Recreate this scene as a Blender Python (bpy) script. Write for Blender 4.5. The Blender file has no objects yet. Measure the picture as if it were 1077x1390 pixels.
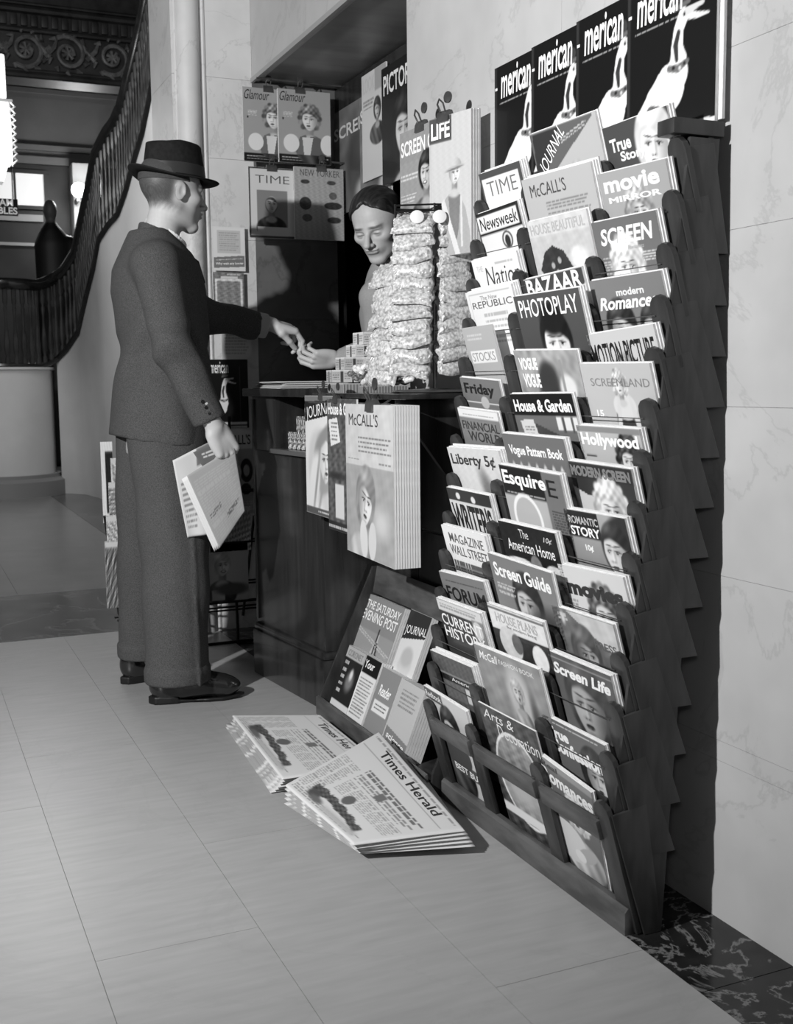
import bpy, bmesh, math, random
import numpy as np
from mathutils import Matrix, Vector
random.seed(7); RNG = np.random.default_rng(7)
SC = bpy.context.scene; COL = SC.collection
# ---------------------------------------------------------------- camera
FPX, CXP, CYP = 1530.0, 538.5, 695.0           # focal length and centre for a 1077 x 1390 frame
YAW = math.atan(673.5/1530.0); TILT = math.atan(177/1530.0); ROLL = 0.011
CAM = np.array([0.0, 0.0, 1.03])
fv = np.array([math.sin(YAW)*math.cos(TILT), math.cos(YAW)*math.cos(TILT), -math.sin(TILT)])
r0 = np.array([math.cos(YAW), -math.sin(YAW), 0.0]); u0 = np.cross(r0, fv)
rv = math.cos(ROLL)*r0 - math.sin(ROLL)*u0; uv = math.sin(ROLL)*r0 + math.cos(ROLL)*u0
cd = bpy.data.cameras.new('camera'); cam = bpy.data.objects.new('camera', cd); COL.objects.link(cam)
cd.sensor_fit = 'HORIZONTAL'; cd.sensor_width = 36.0; cd.lens = FPX/1077*36.0; cd.clip_start = 0.05
cd.dof.use_dof = True; cd.dof.focus_distance = 2.9; cd.dof.aperture_fstop = 13
M = Matrix.Identity(4)
for i in range(3):
    M[i][0] = rv[i]; M[i][1] = uv[i]; M[i][2] = -fv[i]; M[i][3] = CAM[i]
cam.matrix_world = M; SC.camera = cam
def on(px, py, ax, val):                       # the point of plane axis=val seen at a photo pixel
    d = fv + rv*(px-CXP)/FPX - uv*(py-CYP)/FPX
    return CAM + d*((val-CAM[ax])/d[ax])
def on_plane(px, py, n, c):                    # plane n.P = c
    d = fv + rv*(px-CXP)/FPX - uv*(py-CYP)/FPX; n = np.array(n, float)
    return CAM + d*((c-n@CAM)/(n@d))
# ---------------------------------------------------------------- light
w = bpy.data.worlds.new('world'); SC.world = w; w.use_nodes = True
w.node_tree.nodes['Background'].inputs[0].default_value = (1, 1, 1, 1)
w.node_tree.nodes['Background'].inputs[1].default_value = 0.045
def lamp(name, kind, loc, power, size=0.1, target=None, **kw):
    l = bpy.data.lights.new(name, kind); l.energy = power
    if kind == 'AREA': l.size = size
    else: l.shadow_soft_size = size
    for k, v in kw.items(): setattr(l, k, v)
    o = bpy.data.objects.new(name, l); COL.objects.link(o); o.location = loc
    if target is not None:
        o.rotation_euler = (Vector(target)-Vector(loc)).to_track_quat('-Z', 'Y').to_euler()
    return o
lamp('flash_lamp', 'SPOT', (-1.42, 1.36, 1.98), 505, 0.04, (1.0, 3.6, 1.45), spot_size=math.radians(128), spot_blend=0.85)
lamp('camera_fill_lamp', 'SPOT', (-0.12, -0.1, 1.25), 12, 0.08, (1.0, 3.0, 0.9), spot_size=math.radians(90), spot_blend=0.9)  # added soft fill from beside the camera
lamp('lobby_lamp', 'AREA', (0.3, 8.2, 4.9), 60, 1.6, (1.2, 10.5, 0))
SC.view_settings.view_transform = 'Standard'; SC.view_settings.look = 'None'
SC.view_settings.exposure = 0.0; SC.view_settings.gamma = 1.0; SC.view_settings.use_curve_mapping = False
# ---------------------------------------------------------------- materials
def s2l(c): return ((c+0.055)/1.055)**2.4 if c > 0.04045 else c/12.92
MATS = {}
def mat(name, g, rough=0.5, var=0.0, scale=20.0, bump=0.0, metal=0.0, coat=0.0, emit=0.0, g2=None, stretch=(1, 1, 1), spec=0.5, detail=4.0, ramp=(0.35, 0.65), alpha=None, world=False):
    """g, g2: grey of the surface itself as an sRGB value; noise mixes them."""
    if name in MATS: return MATS[name]
    m = bpy.data.materials.new(name); m.use_nodes = True; nt = m.node_tree; N = nt.nodes; L = nt.links
    b = N['Principled BSDF']
    b.inputs['Roughness'].default_value = rough; b.inputs['Metallic'].default_value = metal
    b.inputs['Specular IOR Level'].default_value = spec; b.inputs['Coat Weight'].default_value = coat
    b.inputs['Coat Roughness'].default_value = 0.12
    a = s2l(g); b.inputs['Base Color'].default_value = (a, a, a, 1)
    if var or bump or g2 is not None:
        if world:
            tc = N.new('ShaderNodeNewGeometry'); out = tc.outputs['Position']
        else:
            tc = N.new('ShaderNodeTexCoord'); out = tc.outputs['Object']
        mp = N.new('ShaderNodeMapping'); mp.inputs['Scale'].default_value = stretch; L.new(out, mp.inputs[0])
        nz = N.new('ShaderNodeTexNoise'); nz.inputs['Scale'].default_value = scale; nz.inputs['Detail'].default_value = detail
        L.new(mp.outputs[0], nz.inputs['Vector'])
        if var or g2 is not None:
            lo, hi = (s2l(max(0, g-var)), s2l(g+var)) if g2 is None else (s2l(g), s2l(g2))
            cr = N.new('ShaderNodeValToRGB'); cr.color_ramp.elements[0].position = ramp[0]; cr.color_ramp.elements[1].position = ramp[1]
            cr.color_ramp.elements[0].color = (lo, lo, lo, 1); cr.color_ramp.elements[1].color = (hi, hi, hi, 1)
            L.new(nz.outputs['Fac'], cr.inputs[0]); L.new(cr.outputs[0], b.inputs['Base Color'])
        if bump:
            bp = N.new('ShaderNodeBump'); bp.inputs['Strength'].default_value = bump; bp.inputs['Distance'].default_value = 0.004
            L.new(nz.outputs['Fac'], bp.inputs['Height']); L.new(bp.outputs[0], b.inputs['Normal'])
    if emit:
        b.inputs['Emission Color'].default_value = (1, 1, 1, 1); b.inputs['Emission Strength'].default_value = emit
    if alpha is not None: b.inputs['Alpha'].default_value = alpha
    MATS[name] = m; return m
def marble(name, g, vein, rough=0.35, scale=2.2, width=0.035, strength=0.5, cloud=0.05, bump=0.0, stretch=(1, 1, 1)):
    m = bpy.data.materials.new(name); m.use_nodes = True; nt = m.node_tree; N = nt.nodes; L = nt.links
    b = N['Principled BSDF']; b.inputs['Roughness'].default_value = rough; b.inputs['Specular IOR Level'].default_value = 0.35
    gp = N.new('ShaderNodeNewGeometry')
    n1 = N.new('ShaderNodeTexNoise'); n1.inputs['Scale'].default_value = scale; n1.inputs['Detail'].default_value = 9; n1.inputs['Roughness'].default_value = 0.62
    n1.inputs['Distortion'].default_value = 0.8
    L.new(gp.outputs['Position'], n1.inputs['Vector'])
    sb = N.new('ShaderNodeMath'); sb.operation = 'SUBTRACT'; sb.inputs[1].default_value = 0.5; L.new(n1.outputs['Fac'], sb.inputs[0])
    ab = N.new('ShaderNodeMath'); ab.operation = 'ABSOLUTE'; L.new(sb.outputs[0], ab.inputs[0])
    r = N.new('ShaderNodeValToRGB'); r.color_ramp.elements[0].position = 0.0; r.color_ramp.elements[1].position = width
    r.color_ramp.elements[0].color = (strength,)*3+(1,); r.color_ramp.elements[1].color = (0, 0, 0, 1); L.new(ab.outputs[0], r.inputs[0])
    n2 = N.new('ShaderNodeTexNoise'); n2.inputs['Scale'].default_value = scale*4; n2.inputs['Detail'].default_value = 8
    mp = N.new('ShaderNodeMapping'); mp.inputs['Scale'].default_value = stretch; L.new(gp.outputs['Position'], mp.inputs[0]); L.new(mp.outputs[0], n2.inputs['Vector'])
    c = N.new('ShaderNodeValToRGB'); c.color_ramp.elements[0].position = 0.3; c.color_ramp.elements[1].position = 0.7
    a0, a1 = s2l(g-cloud), s2l(g+cloud); c.color_ramp.elements[0].color = (a0, a0, a0, 1); c.color_ramp.elements[1].color = (a1, a1, a1, 1)
    L.new(n2.outputs['Fac'], c.inputs[0])
    mx = N.new('ShaderNodeMixRGB'); L.new(r.outputs[0], mx.inputs[0]); L.new(c.outputs[0], mx.inputs[1]); v = s2l(vein); mx.inputs[2].default_value = (v, v, v, 1)
    L.new(mx.outputs[0], b.inputs['Base Color'])
    MATS[name] = m; return m
def attr_mat(name, rough=0.45, coat=0.0, spec=0.4):
    m = bpy.data.materials.new(name); m.use_nodes = True; nt = m.node_tree
    a = nt.nodes.new('ShaderNodeAttribute'); a.attribute_name = 'Col'
    b = nt.nodes['Principled BSDF']; b.inputs['Roughness'].default_value = rough; b.inputs['Coat Weight'].default_value = coat
    b.inputs['Specular IOR Level'].default_value = spec
    nt.links.new(a.outputs['Color'], b.inputs['Base Color']); MATS[name] = m; return m
PRINT = attr_mat('printed_cover', 0.42, 0.15)
SKIN = attr_mat('skin', 0.5, 0.0)
PAPER = mat('magazine_paper', 0.88, 0.8, var=0.05, scale=60, stretch=(1, 25, 1))
NEWS = attr_mat('newsprint', 0.85, 0.0, 0.2)
STONE = marble('pale_marble', 0.72, 0.60, 0.38, 1.7, 0.012, 0.4, 0.022)
STONE2 = marble('pale_pier_stone', 0.83, 0.6, 0.5, 2.5, 0.014, 0.3, 0.02)
FLOORM = marble('floor_stone', 0.635, 0.56, 0.36, 1.6, 0.014, 0.18, 0.02, stretch=(1, 7, 1))
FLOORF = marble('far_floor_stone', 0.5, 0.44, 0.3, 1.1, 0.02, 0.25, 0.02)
BORDER = marble('dark_border_marble', 0.33, 0.50, 0.22, 1.5, 0.02, 0.5, 0.05)
BORDER2 = marble('black_border_marble', 0.13, 0.6, 0.16, 5.0, 0.02, 0.6, 0.04)
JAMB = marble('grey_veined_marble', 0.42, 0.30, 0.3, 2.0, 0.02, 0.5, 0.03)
WOOD = mat('dark_polished_wood', 0.13, 0.26, g2=0.20, scale=5, stretch=(6, 6, 0.5), coat=0.3)
WOODR = mat('dark_rack_wood', 0.15, 0.40, g2=0.235, scale=9, stretch=(4, 4, 1), coat=0.1)
WOODP = mat('worn_rack_plank', 0.26, 0.5, g2=0.36, scale=9, stretch=(4, 1, 4))
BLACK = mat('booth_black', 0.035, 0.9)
JOINT = mat('joint_grout', 0.52, 0.9)
METAL = mat('dark_clip_metal', 0.38, 0.35, metal=0.6, var=0.05)
CHROME = mat('bright_metal', 0.7, 0.2, metal=1.0)
WIRE = mat('dark_wire', 0.10, 0.4, metal=0.3)
INK_W = mat('white_print', 0.95, 0.5); 
def ink(v):
    v = round(v*20)/20
    return mat('print_ink_%02d' % int(v*100), v, 0.5)
# ---------------------------------------------------------------- mesh helpers
def link(o, parent=None, base=None):
    COL.objects.link(o)
    if parent is not None:
        o.parent = parent
        if base is None: o.matrix_parent_inverse = parent.matrix_basis.inverted()
    return o
def npmesh(name, V, Q, smooth=True, col=None):
    V = np.asarray(V, np.float32); Q = np.asarray(Q, np.int32); me = bpy.data.meshes.new(name)
    me.vertices.add(len(V)); me.vertices.foreach_set('co', V.ravel())
    k = Q.shape[1]; me.loops.add(Q.size); me.loops.foreach_set('vertex_index', Q.ravel())
    me.polygons.add(len(Q)); me.polygons.foreach_set('loop_start', np.arange(0, Q.size, k, dtype=np.int32))
    me.polygons.foreach_set('use_smooth', np.full(len(Q), smooth))
    if col is not None:
        a = me.color_attributes.new('Col', 'FLOAT_COLOR', 'POINT'); c = np.ones((len(V), 4), np.float32)
        c[:, :3] = np.asarray(col, np.float32)[:, None]; a.data.foreach_set('color', c.ravel())
    me.update(calc_edges=True); me.validate(); return me
def obj(name, me, m=None, parent=None, base=None):
    if m is not None:
        me.materials.clear(); me.materials.append(m)
    return link(bpy.data.objects.new(name, me), parent, base)
def pymesh(name, V, F, smooth=False):
    me = bpy.data.meshes.new(name); me.from_pydata([tuple(map(float, v)) for v in V], [], F)
    if smooth:
        me.polygons.foreach_set('use_smooth', [True]*len(me.polygons))
    me.update(); return me
class MB:                                        # collects simple solids into one mesh
    def __init__(s): s.V = []; s.F = []; s.S = []
    def add(s, V, F, sm=False):
        n = len(s.V); s.V += [tuple(map(float, v)) for v in V]; s.F += [tuple(i+n for i in f) for f in F]; s.S += [sm]*len(F); return s
    def box(s, x0, x1, y0, y1, z0, z1):
        V = [(x, y, z) for z in (z0, z1) for y in (y0, y1) for x in (x0, x1)]
        return s.add(V, [(0, 2, 3, 1), (4, 5, 7, 6), (0, 1, 5, 4), (2, 6, 7, 3), (0, 4, 6, 2), (1, 3, 7, 5)])
    def prism(s, poly, axis, a, b):              # polygon extruded along axis from a to b
        def P(p, t):
            q = list(p); q.insert(axis, t); return q
        n = len(poly); V = [P(p, a) for p in poly]+[P(p, b) for p in poly]
        F = [tuple(range(n))[::-1], tuple(range(n, 2*n))]+[(i, (i+1) % n, n+(i+1) % n, n+i) for i in range(n)]
        return s.add(V, F)
    def tube(s, pts, r, n=8, cap=True):
        pts = [np.array(p, float) for p in pts]; rs = r if hasattr(r, '__len__') else [r]*len(pts); V = []; F = []
        T = [pts[min(i+1, len(pts)-1)]-pts[max(i-1, 0)] for i in range(len(pts))]
        t0 = T[0]/np.linalg.norm(T[0]); u = np.cross(t0, (0, 0, 1.0)); u = np.array((1., 0, 0)) if np.linalg.norm(u) < .05 else u/np.linalg.norm(u)
        for i, p in enumerate(pts):
            t = T[i]/(np.linalg.norm(T[i])+1e-12); u = u-t*(u@t); u /= np.linalg.norm(u); v = np.cross(t, u)
            for k in range(n):
                a = 2*math.pi*k/n; V.append(p+rs[i]*(math.cos(a)*u+math.sin(a)*v))
        for i in range(len(pts)-1):
            for k in range(n): F.append((i*n+k, i*n+(k+1) % n, (i+1)*n+(k+1) % n, (i+1)*n+k))
        if cap: F += [tuple(range(n))[::-1], tuple(range((len(pts)-1)*n, len(pts)*n))]
        return s.add(V, F, True)
    def lathe(s, prof, c=(0, 0, 0), n=16, ax=1.0, ay=1.0):
        V = []; F = []
        for r, z in prof:
            for k in range(n):
                a = 2*math.pi*k/n; V.append((c[0]+r*ax*math.cos(a), c[1]+r*ay*math.sin(a), c[2]+z))
        for i in range(len(prof)-1):
            for k in range(n): F.append((i*n+k, i*n+(k+1) % n, (i+1)*n+(k+1) % n, (i+1)*n+k))
        F += [tuple(range(n))[::-1], tuple(range((len(prof)-1)*n, len(prof)*n))]
        return s.add(V, F, True)
    def mesh(s, name, bevel=0):
        me = pymesh(name, s.V, s.F); me.polygons.foreach_set('use_smooth', s.S)
        bm = bmesh.new(); bm.from_mesh(me)
        bmesh.ops.recalc_face_normals(bm, faces=bm.faces)
        if bevel: bmesh.ops.bevel(bm, geom=[e for e in bm.edges], offset=bevel, segments=2, affect='EDGES', profile=0.6)
        bm.to_mesh(me); bm.free()
        try: me.set_sharp_from_angle(angle=0.3 if bevel else 0.7)
        except Exception: pass
        return me
    def build(s, name, m, parent=None, bevel=0, base=None): return obj(name, s.mesh(name, bevel), m, parent, base)
def tag(o, label, cat, group=None):
    o['label'] = label; o['category'] = cat
    if group: o['group'] = group
    return o
def thing(name, label, cat, loc=(0, 0, 0), group=None):
    o = bpy.data.objects.new(name, None); o.empty_display_size = 0.05; COL.objects.link(o); o.location = tuple(map(float, loc)); return tag(o, label, cat, group)
def struct(o): o['kind'] = 'structure'; return o
def copy_tree(o, parent=None):
    c = o.copy(); COL.objects.link(c); c.parent = parent
    for ch in o.children: copy_tree(ch, c)
    return c
# ---------------------------------------------------------------- solid modelling by distance fields
def snet(Fd, org, h):
    S = Fd < 0; nx, ny, nz = Fd.shape
    cor = [(i, j, k) for i in (0, 1) for j in (0, 1) for k in (0, 1)]
    cnt = sum(S[i:nx-1+i, j:ny-1+j, k:nz-1+k].astype(np.int8) for i, j, k in cor)
    act = (cnt > 0) & (cnt < 8); idx = -np.ones(act.shape, np.int32); I = np.argwhere(act); idx[act] = np.arange(len(I))
    acc = np.zeros((len(I), 3)); n = np.zeros(len(I))
    for a in cor:
        for ax in range(3):
            if a[ax]: continue
            b = list(a); b[ax] = 1
            fa = Fd[I[:, 0]+a[0], I[:, 1]+a[1], I[:, 2]+a[2]]; fb = Fd[I[:, 0]+b[0], I[:, 1]+b[1], I[:, 2]+b[2]]
            c = (fa < 0) != (fb < 0); t = np.where(c, fa/np.where(c, fa-fb, 1), 0)
            p = np.tile(np.array(a, float), (len(I), 1)); p[:, ax] += t; acc[c] += p[c]; n[c] += 1
    V = (I+acc/n[:, None])*h+np.array(org); Q = []
    for ax in range(3):
        u, v = (ax+1) % 3, (ax+2) % 3
        sl0 = [slice(None)]*3; sl1 = [slice(None)]*3; sl0[ax] = slice(0, -1); sl1[ax] = slice(1, None)
        A = S[tuple(sl0)]; B = S[tuple(sl1)]; E = np.argwhere(A != B)
        E = E[(E[:, u] > 0) & (E[:, v] > 0) & (E[:, u] < S.shape[u]-1) & (E[:, v] < S.shape[v]-1)]
        def cell(du, dv):
            e = E.copy(); e[:, u] -= du; e[:, v] -= dv; return idx[e[:, 0], e[:, 1], e[:, 2]]
        q = np.stack([cell(1, 1), cell(0, 1), cell(0, 0), cell(1, 0)], 1)
        fl = ~A[E[:, 0], E[:, 1], E[:, 2]]; q[fl] = q[fl][:, ::-1]; Q.append(q)
    Q = np.concatenate(Q); return V, Q[(Q >= 0).all(1)]
def grid(lo, hi, h):
    ax = [np.arange(lo[i]-2*h, hi[i]+2*h, h, dtype=np.float32) for i in range(3)]
    X, Y, Z = np.meshgrid(*ax, indexing='ij'); return (X, Y, Z), (ax[0][0], ax[1][0], ax[2][0])
def rc(P, a, b, r1, r2):
    a = np.array(a, float); b = np.array(b, float); d = b-a; L2 = float(d@d)+1e-12
    t = np.clip(((P[0]-a[0])*d[0]+(P[1]-a[1])*d[1]+(P[2]-a[2])*d[2])/L2, 0, 1)
    return np.sqrt((P[0]-a[0]-t*d[0])**2+(P[1]-a[1]-t*d[1])**2+(P[2]-a[2]-t*d[2])**2)-(r1+(r2-r1)*t)
def el(P, c, r, R=None):
    x, y, z = P[0]-c[0], P[1]-c[1], P[2]-c[2]
    if R is not None: x, y, z = [R[0][i]*x+R[1][i]*y+R[2][i]*z for i in range(3)]
    k0 = np.sqrt((x/r[0])**2+(y/r[1])**2+(z/r[2])**2); k1 = np.sqrt((x/r[0]**2)**2+(y/r[1]**2)**2+(z/r[2]**2)**2)+1e-9
    return k0*(k0-1)/k1
def smin(a, b, k):
    h = np.clip(0.5+0.5*(b-a)/k, 0, 1); return b*(1-h)+a*h-k*h*(1-h)
def smax(a, b, k): return -smin(-a, -b, k)
def rotm(ax, deg): return np.array(Matrix.Rotation(math.radians(deg), 3, ax))
def loftd(P, rows, zpad=0.0):                    # rows: z, cx, cy, rx, ry (rising z)
    R = np.array(rows, float); z = P[2]
    cx, cy, rx, ry = [np.interp(z, R[:, 0], R[:, i]) for i in (1, 2, 3, 4)]
    d = (np.sqrt(((P[0]-cx)/rx)**2+((P[1]-cy)/ry)**2)-1)*np.minimum(rx, ry)
    return np.maximum(d, np.maximum(z-R[-1, 0], R[0, 0]-z))
def vnoise(V, s, seed=0):                        # cheap smooth noise on points
    r = np.random.default_rng(seed); out = np.zeros(len(V))
    for i in range(7):
        k = r.normal(size=3)*s*(1+0.35*i); out += np.sin(V@k+r.uniform(0, 6.28))/(1+0.4*i)
    return out/3
# ================================================================ setting
def slab_box(name, m, parent, x0, x1, y0, y1, z0, z1, cache={}):
    k = (name, round(x1-x0, 4), round(y1-y0, 4), round(z1-z0, 4), m.name)
    if k not in cache:
        cache[k] = MB().box(0, x1-x0, 0, y1-y0, 0, z1-z0).mesh(name, 0); cache[k].materials.append(m)
    o = bpy.data.objects.new(name, cache[k]); o.location = (x0, y0, z0); return link(o, parent)
G = 0.0010
floor = struct(MB().box(-2.6, 4, -0.4, 18, -0.06, -0.003).build('floor', JOINT))
xs = [0.575+0.305*k for k in range(-7, 3)]
for i in range(len(xs)-1):
    ys = sorted({round(3.2-1.22*j+(0 if i == 6 else (i*0.41) % 1.22), 3) for j in range(-2, 4)})
    ys = [max(0.2, min(4.73, v)) for v in ys]; ys = sorted(set([0.2]+ys+[4.73]))
    for a, b in zip(ys, ys[1:]):
        if b-a > 0.03: slab_box('floor_slab', FLOORM, floor, xs[i]+G/2, xs[i+1]-G/2, a+G/2, b-G/2, -0.02, 0)
for k in range(7): slab_box('border_slab', BORDER2, floor, 1.186, 1.40, 0.2+0.62*k+G, 0.2+0.62*(k+1)-G, -0.02, 0.0)
for k in range(4): slab_box('border_slab', BORDER, floor, -2.6+0.96*k+G, -2.6+0.96*(k+1)-G, 4.73+G, 5.79-G, -0.02, 0)
slab_box('border_slab', BORDER, floor, 1.19, 2.2, 4.54, 5.79, -0.02, 0)
for i in range(5):
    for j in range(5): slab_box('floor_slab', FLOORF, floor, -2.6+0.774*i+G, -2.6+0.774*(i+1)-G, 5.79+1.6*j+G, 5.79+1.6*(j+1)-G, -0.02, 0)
for j in range(4): slab_box('border_slab', BORDER, floor, 1.27+G, 2.9, 5.79+1.6*j+G, 5.79+1.6*(j+1)-G, -0.02, 0)
# right wall: marble courses on a backing
WX = 1.388
wall = struct(MB().box(WX+0.012, 1.75, -0.4, 3.035, -0.05, 4.2).build('wall_right', JOINT))
zs = [-0.01, 0.31, 0.349, 0.664, 0.978, 1.294, 1.612, 2.245, 2.9, 3.5, 4.2]
for a, b in zip(zs, zs[1:]):
    for y0, y1 in ((-0.4, 0.55), (0.55, 2.22), (2.22, 3.043)):
        slab_box('wall_slab', STONE, wall, WX, WX+0.03, y0+G/3, y1-G/3, a+G/3, b-G/3)
slab_box('wall_slab', STONE, wall, WX+0.0305, 1.76, 3.035, 3.043, 0, 2.245)
head = struct(MB().box(WX+0.012, 1.80, 3.043, 4.57, 2.27, 4.2).build('wall_lintel', JOINT))
for a, b in zip(zs[7:], zs[8:]):
    for y0, y1 in ((3.043, 3.8), (3.8, 4.56)): slab_box('wall_slab', STONE, head, WX, WX+0.03, y0+G/3, y1-G/3, a+G/3, b-G/3)
SOFF = mat('soffit_panel', 0.46, 0.4, g2=0.56, scale=3, stretch=(1, 3, 1))
struct(MB().box(WX+0.004, 1.78, 3.043, 4.56, 2.247, 2.268).build('trim_1', SOFF))
struct(MB().box(WX-0.006, WX+0.006, 3.043, 4.56, 2.236, 2.254).build('trim_2', mat('opening_edge_trim', 0.62, 0.4)))
# pier beyond the opening, facing the camera
pier = struct(MB().box(1.072, 1.75, 4.575, 4.95, -0.05, 5.2).build('wall_pier', JOINT))
for a, b in zip([0, .349, .664, .978, 1.294, 1.612, 1.93, 2.245, 2.88, 3.5, 4.2], [.349, .664, .978, 1.294, 1.612, 1.93, 2.245, 2.88, 3.5, 4.2, 5.2]):
    slab_box('wall_slab', STONE2, pier, 1.19, WX-G/2, 4.56, 4.59, a+G/2, b-G/2)
    slab_box('wall_slab', STONE2, pier, 1.062, 1.19, 4.562, 4.95, a+G/2, b-G/2)
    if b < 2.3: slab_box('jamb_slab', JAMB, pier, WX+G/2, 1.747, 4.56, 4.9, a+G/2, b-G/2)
mb = MB().lathe([(0.047, -0.01), (0.047, 5.2)], (1.127, 4.562, 0), 24)
for x in (1.078, 1.178): mb.tube([(x, 4.560, 0), (x, 4.560, 5.2)], 0.006, 8)
mb.tube([(1.189, 4.562, 0), (1.189, 4.562, 5.2)], 0.010, 8)
mb.build('pier_column_moulding', STONE2, pier)
# booth behind the opening
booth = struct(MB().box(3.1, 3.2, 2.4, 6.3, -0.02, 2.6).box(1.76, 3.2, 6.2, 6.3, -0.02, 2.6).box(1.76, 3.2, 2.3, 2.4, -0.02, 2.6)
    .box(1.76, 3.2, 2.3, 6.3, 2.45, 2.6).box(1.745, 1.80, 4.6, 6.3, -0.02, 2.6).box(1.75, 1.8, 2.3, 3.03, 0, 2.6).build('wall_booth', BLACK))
struct(MB().box(1.40, 1.50, 3.06, 4.54, 0.0, 0.985).build('wall_opening_base', WOOD))
for a, b, z0, z1 in ((2.965, 3.25, 0.0, 0.975), (2.43, 2.96, 0.0, 0.60), (2.43, 2.96, 0.606, 0.975)):
    struct(MB().box(1.372, 1.3875, a, b, z0, z1).build('wall_panel', WOOD, None, 0.002))
# ---- lobby beyond: dark frieze, stair, far wall
CEIL = mat('lobby_dark_ceiling', 0.16, 0.7, var=0.03, scale=3)
struct(MB().box(-2.6, 6, 5.2, 18, 6.4, 6.5).build('ceiling', CEIL))
FR = mat('carved_frieze_bronze', 0.17, 0.5, var=0.05, scale=6)
FRL = mat('carved_frieze_relief', 0.42, 0.45, var=0.08, scale=12)
yF = 13.0
def zf(py, px=90): return float(on(px, py, 1, yF)[2])
def xf(px, py=70): return float(on(px, py, 1, yF)[0])
fr = struct(MB().box(-1, 5, yF, yF+0.5, zf(106), 6.4).build('wall_frieze', FR))
mb = MB()
for py, r in ((107, .035), (101, .02), (47, .03), (20, .04), (12, .02)): mb.tube([(-1, yF-.02, zf(py)), (5, yF-.02, zf(py))], r, 8)
mb.build('frieze_moulding', FR, fr)
for n, cxp in enumerate((-25, 35, 92, 152, 212)):
    cx, cz = xf(cxp), zf(74); mb = MB(); R0 = 0.19
    pts = [(cx+(R0*(1-0.78*t))*math.cos(a0), yF-.02-.03*t, cz+(R0*(1-0.78*t))*math.sin(a0)) for t in np.linspace(0, 1, 26) for a0 in [(-2.2+9.2*t)*(1 if n % 2 else -1)]]
    mb.tube(pts, [0.03-0.014*t for t in np.linspace(0, 1, 26)], 7)
    for k in range(11):
        a = k*2*math.pi/11; p = (cx+R0*1.0*math.cos(a), yF-.03, cz+R0*1.0*math.sin(a)); q = (cx+R0*1.24*math.cos(a+.25), yF-.02, cz+R0*1.24*math.sin(a+.25))
        mb.tube([p, q], [0.028, 0.008], 6)
    for k in range(7):
        a = k*2*math.pi/7; mb.tube([(cx, yF-.05, cz), (cx+.07*math.cos(a), yF-.04, cz+.07*math.sin(a))], [0.012, 0.022], 6)
    for sg in (1, -1): mb.tube([(cx+sg*R0, yF-.02, cz-.05), (cx+sg*(R0+.10), yF-.03, cz+.05), (cx+sg*(R0+.14), yF-.02, cz+.16)], [0.03, 0.025, 0.01], 6)
    mb.build('frieze_scroll', FRL, fr)
for k in range(26):
    x = xf(0)+0.105*k-0.2; MB().box(x, x+.07, yF-.03, yF+.02, zf(42), zf(26)).build('frieze_block', FR, fr, 0.012)
yB = 16.5
def bx(px, py=250): return float(on(px, py, 1, yB)[0])
def bz(py, px=60): return float(on(px, py, 1, yB)[2])
BW = mat('lobby_back_wall', 0.46, 0.7, var=0.04, scale=1.0); BD = mat('lobby_dark_panel', 0.20, 0.5, var=0.03, scale=2); BL = mat('lobby_light_column', 0.72, 0.35, var=0.03, scale=2)
bw = struct(MB().box(-1, 6, yB, yB+.2, 0, 6.4).build('wall_back', BW))
MB().box(-1, 6, yB-.10, yB, bz(206), bz(199)).box(-1, 6, yB-.12, yB, bz(225), bz(215)).box(-1, 6, yB-.05, yB, bz(128), bz(122)).build('cornice', BW, bw)
MB().box(-1, bx(92), yB-.08, yB, 0, bz(226)).build('dark_panelling', BD, bw)
MB().box(bx(92), bx(131), yB-.45, yB, 0, bz(226)).build('light_column', BL, bw, 0.03)
MB().box(-1, bx(55), yB-.13, yB-.08, bz(303), bz(294)).box(-1, bx(55), yB-.13, yB-.08, bz(336), bz(332)).build('panel_rail', BL, bw)
mb = MB(); x0, x1, z0, z1 = -0.2, bx(58), bz(282), bz(239)
mb.box(x0-.06, x1+.06, yB-.14, yB-.08, z1, z1+.05).box(x0-.06, x1+.06, yB-.14, yB-.08, z0-.05, z0).box(x1, x1+.05, yB-.14, yB-.08, z0, z1).box(bx(17), bx(17)+.03, yB-.14, yB-.08, z0, z1)
wn = struct(mb.build('window_1', BD)); MB().box(x0, x1, yB-.11, yB-.10, z0, z1).build('pane', mat('bright_window_pane', 0.8, 0.4, emit=0.55), wn)
def wt(name, txt, size, loc, m, parent=None, rot=(math.pi/2, 0, 0), off=0.0, ext=0.001):
    c = bpy.data.curves.new(name, 'FONT'); c.body = txt; c.size = size; c.align_x = 'CENTER'; c.align_y = 'CENTER'; c.extrude = ext; c.offset = off; c.space_line = 0.85
    o = bpy.data.objects.new(name, c); me = bpy.data.meshes.new_from_object(o); bpy.data.objects.remove(o); me.name = name
    R = Matrix.Translation(loc) @ Matrix.Rotation(rot[2], 4, 'Z') @ Matrix.Rotation(rot[0], 4, 'X'); me.transform(R); return obj(name, me, m, parent)
ys_ = 15.0; q0 = on(-22, 268, 1, ys_); q1 = on(25, 293, 1, ys_)
sg = thing('hanging_sign', 'black hanging sign with two lines of white letters at the far left of the lobby', 'sign', ((q0[0]+q1[0])/2, ys_, q1[2]))
MB().box(q0[0], q1[0], ys_, ys_+.04, q1[2], q0[2]).build('board', mat('black_sign_board', .07, .5), sg, 0.004)
MB().tube([(q0[0]+.05, ys_+.02, q0[2]), (q0[0]+.05, ys_+.02, q0[2]+1.2)], .008, 6).tube([(q1[0]-.05, ys_+.02, q0[2]), (q1[0]-.05, ys_+.02, q0[2]+1.2)], .008, 6).build('hanger', WIRE, sg)
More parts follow.
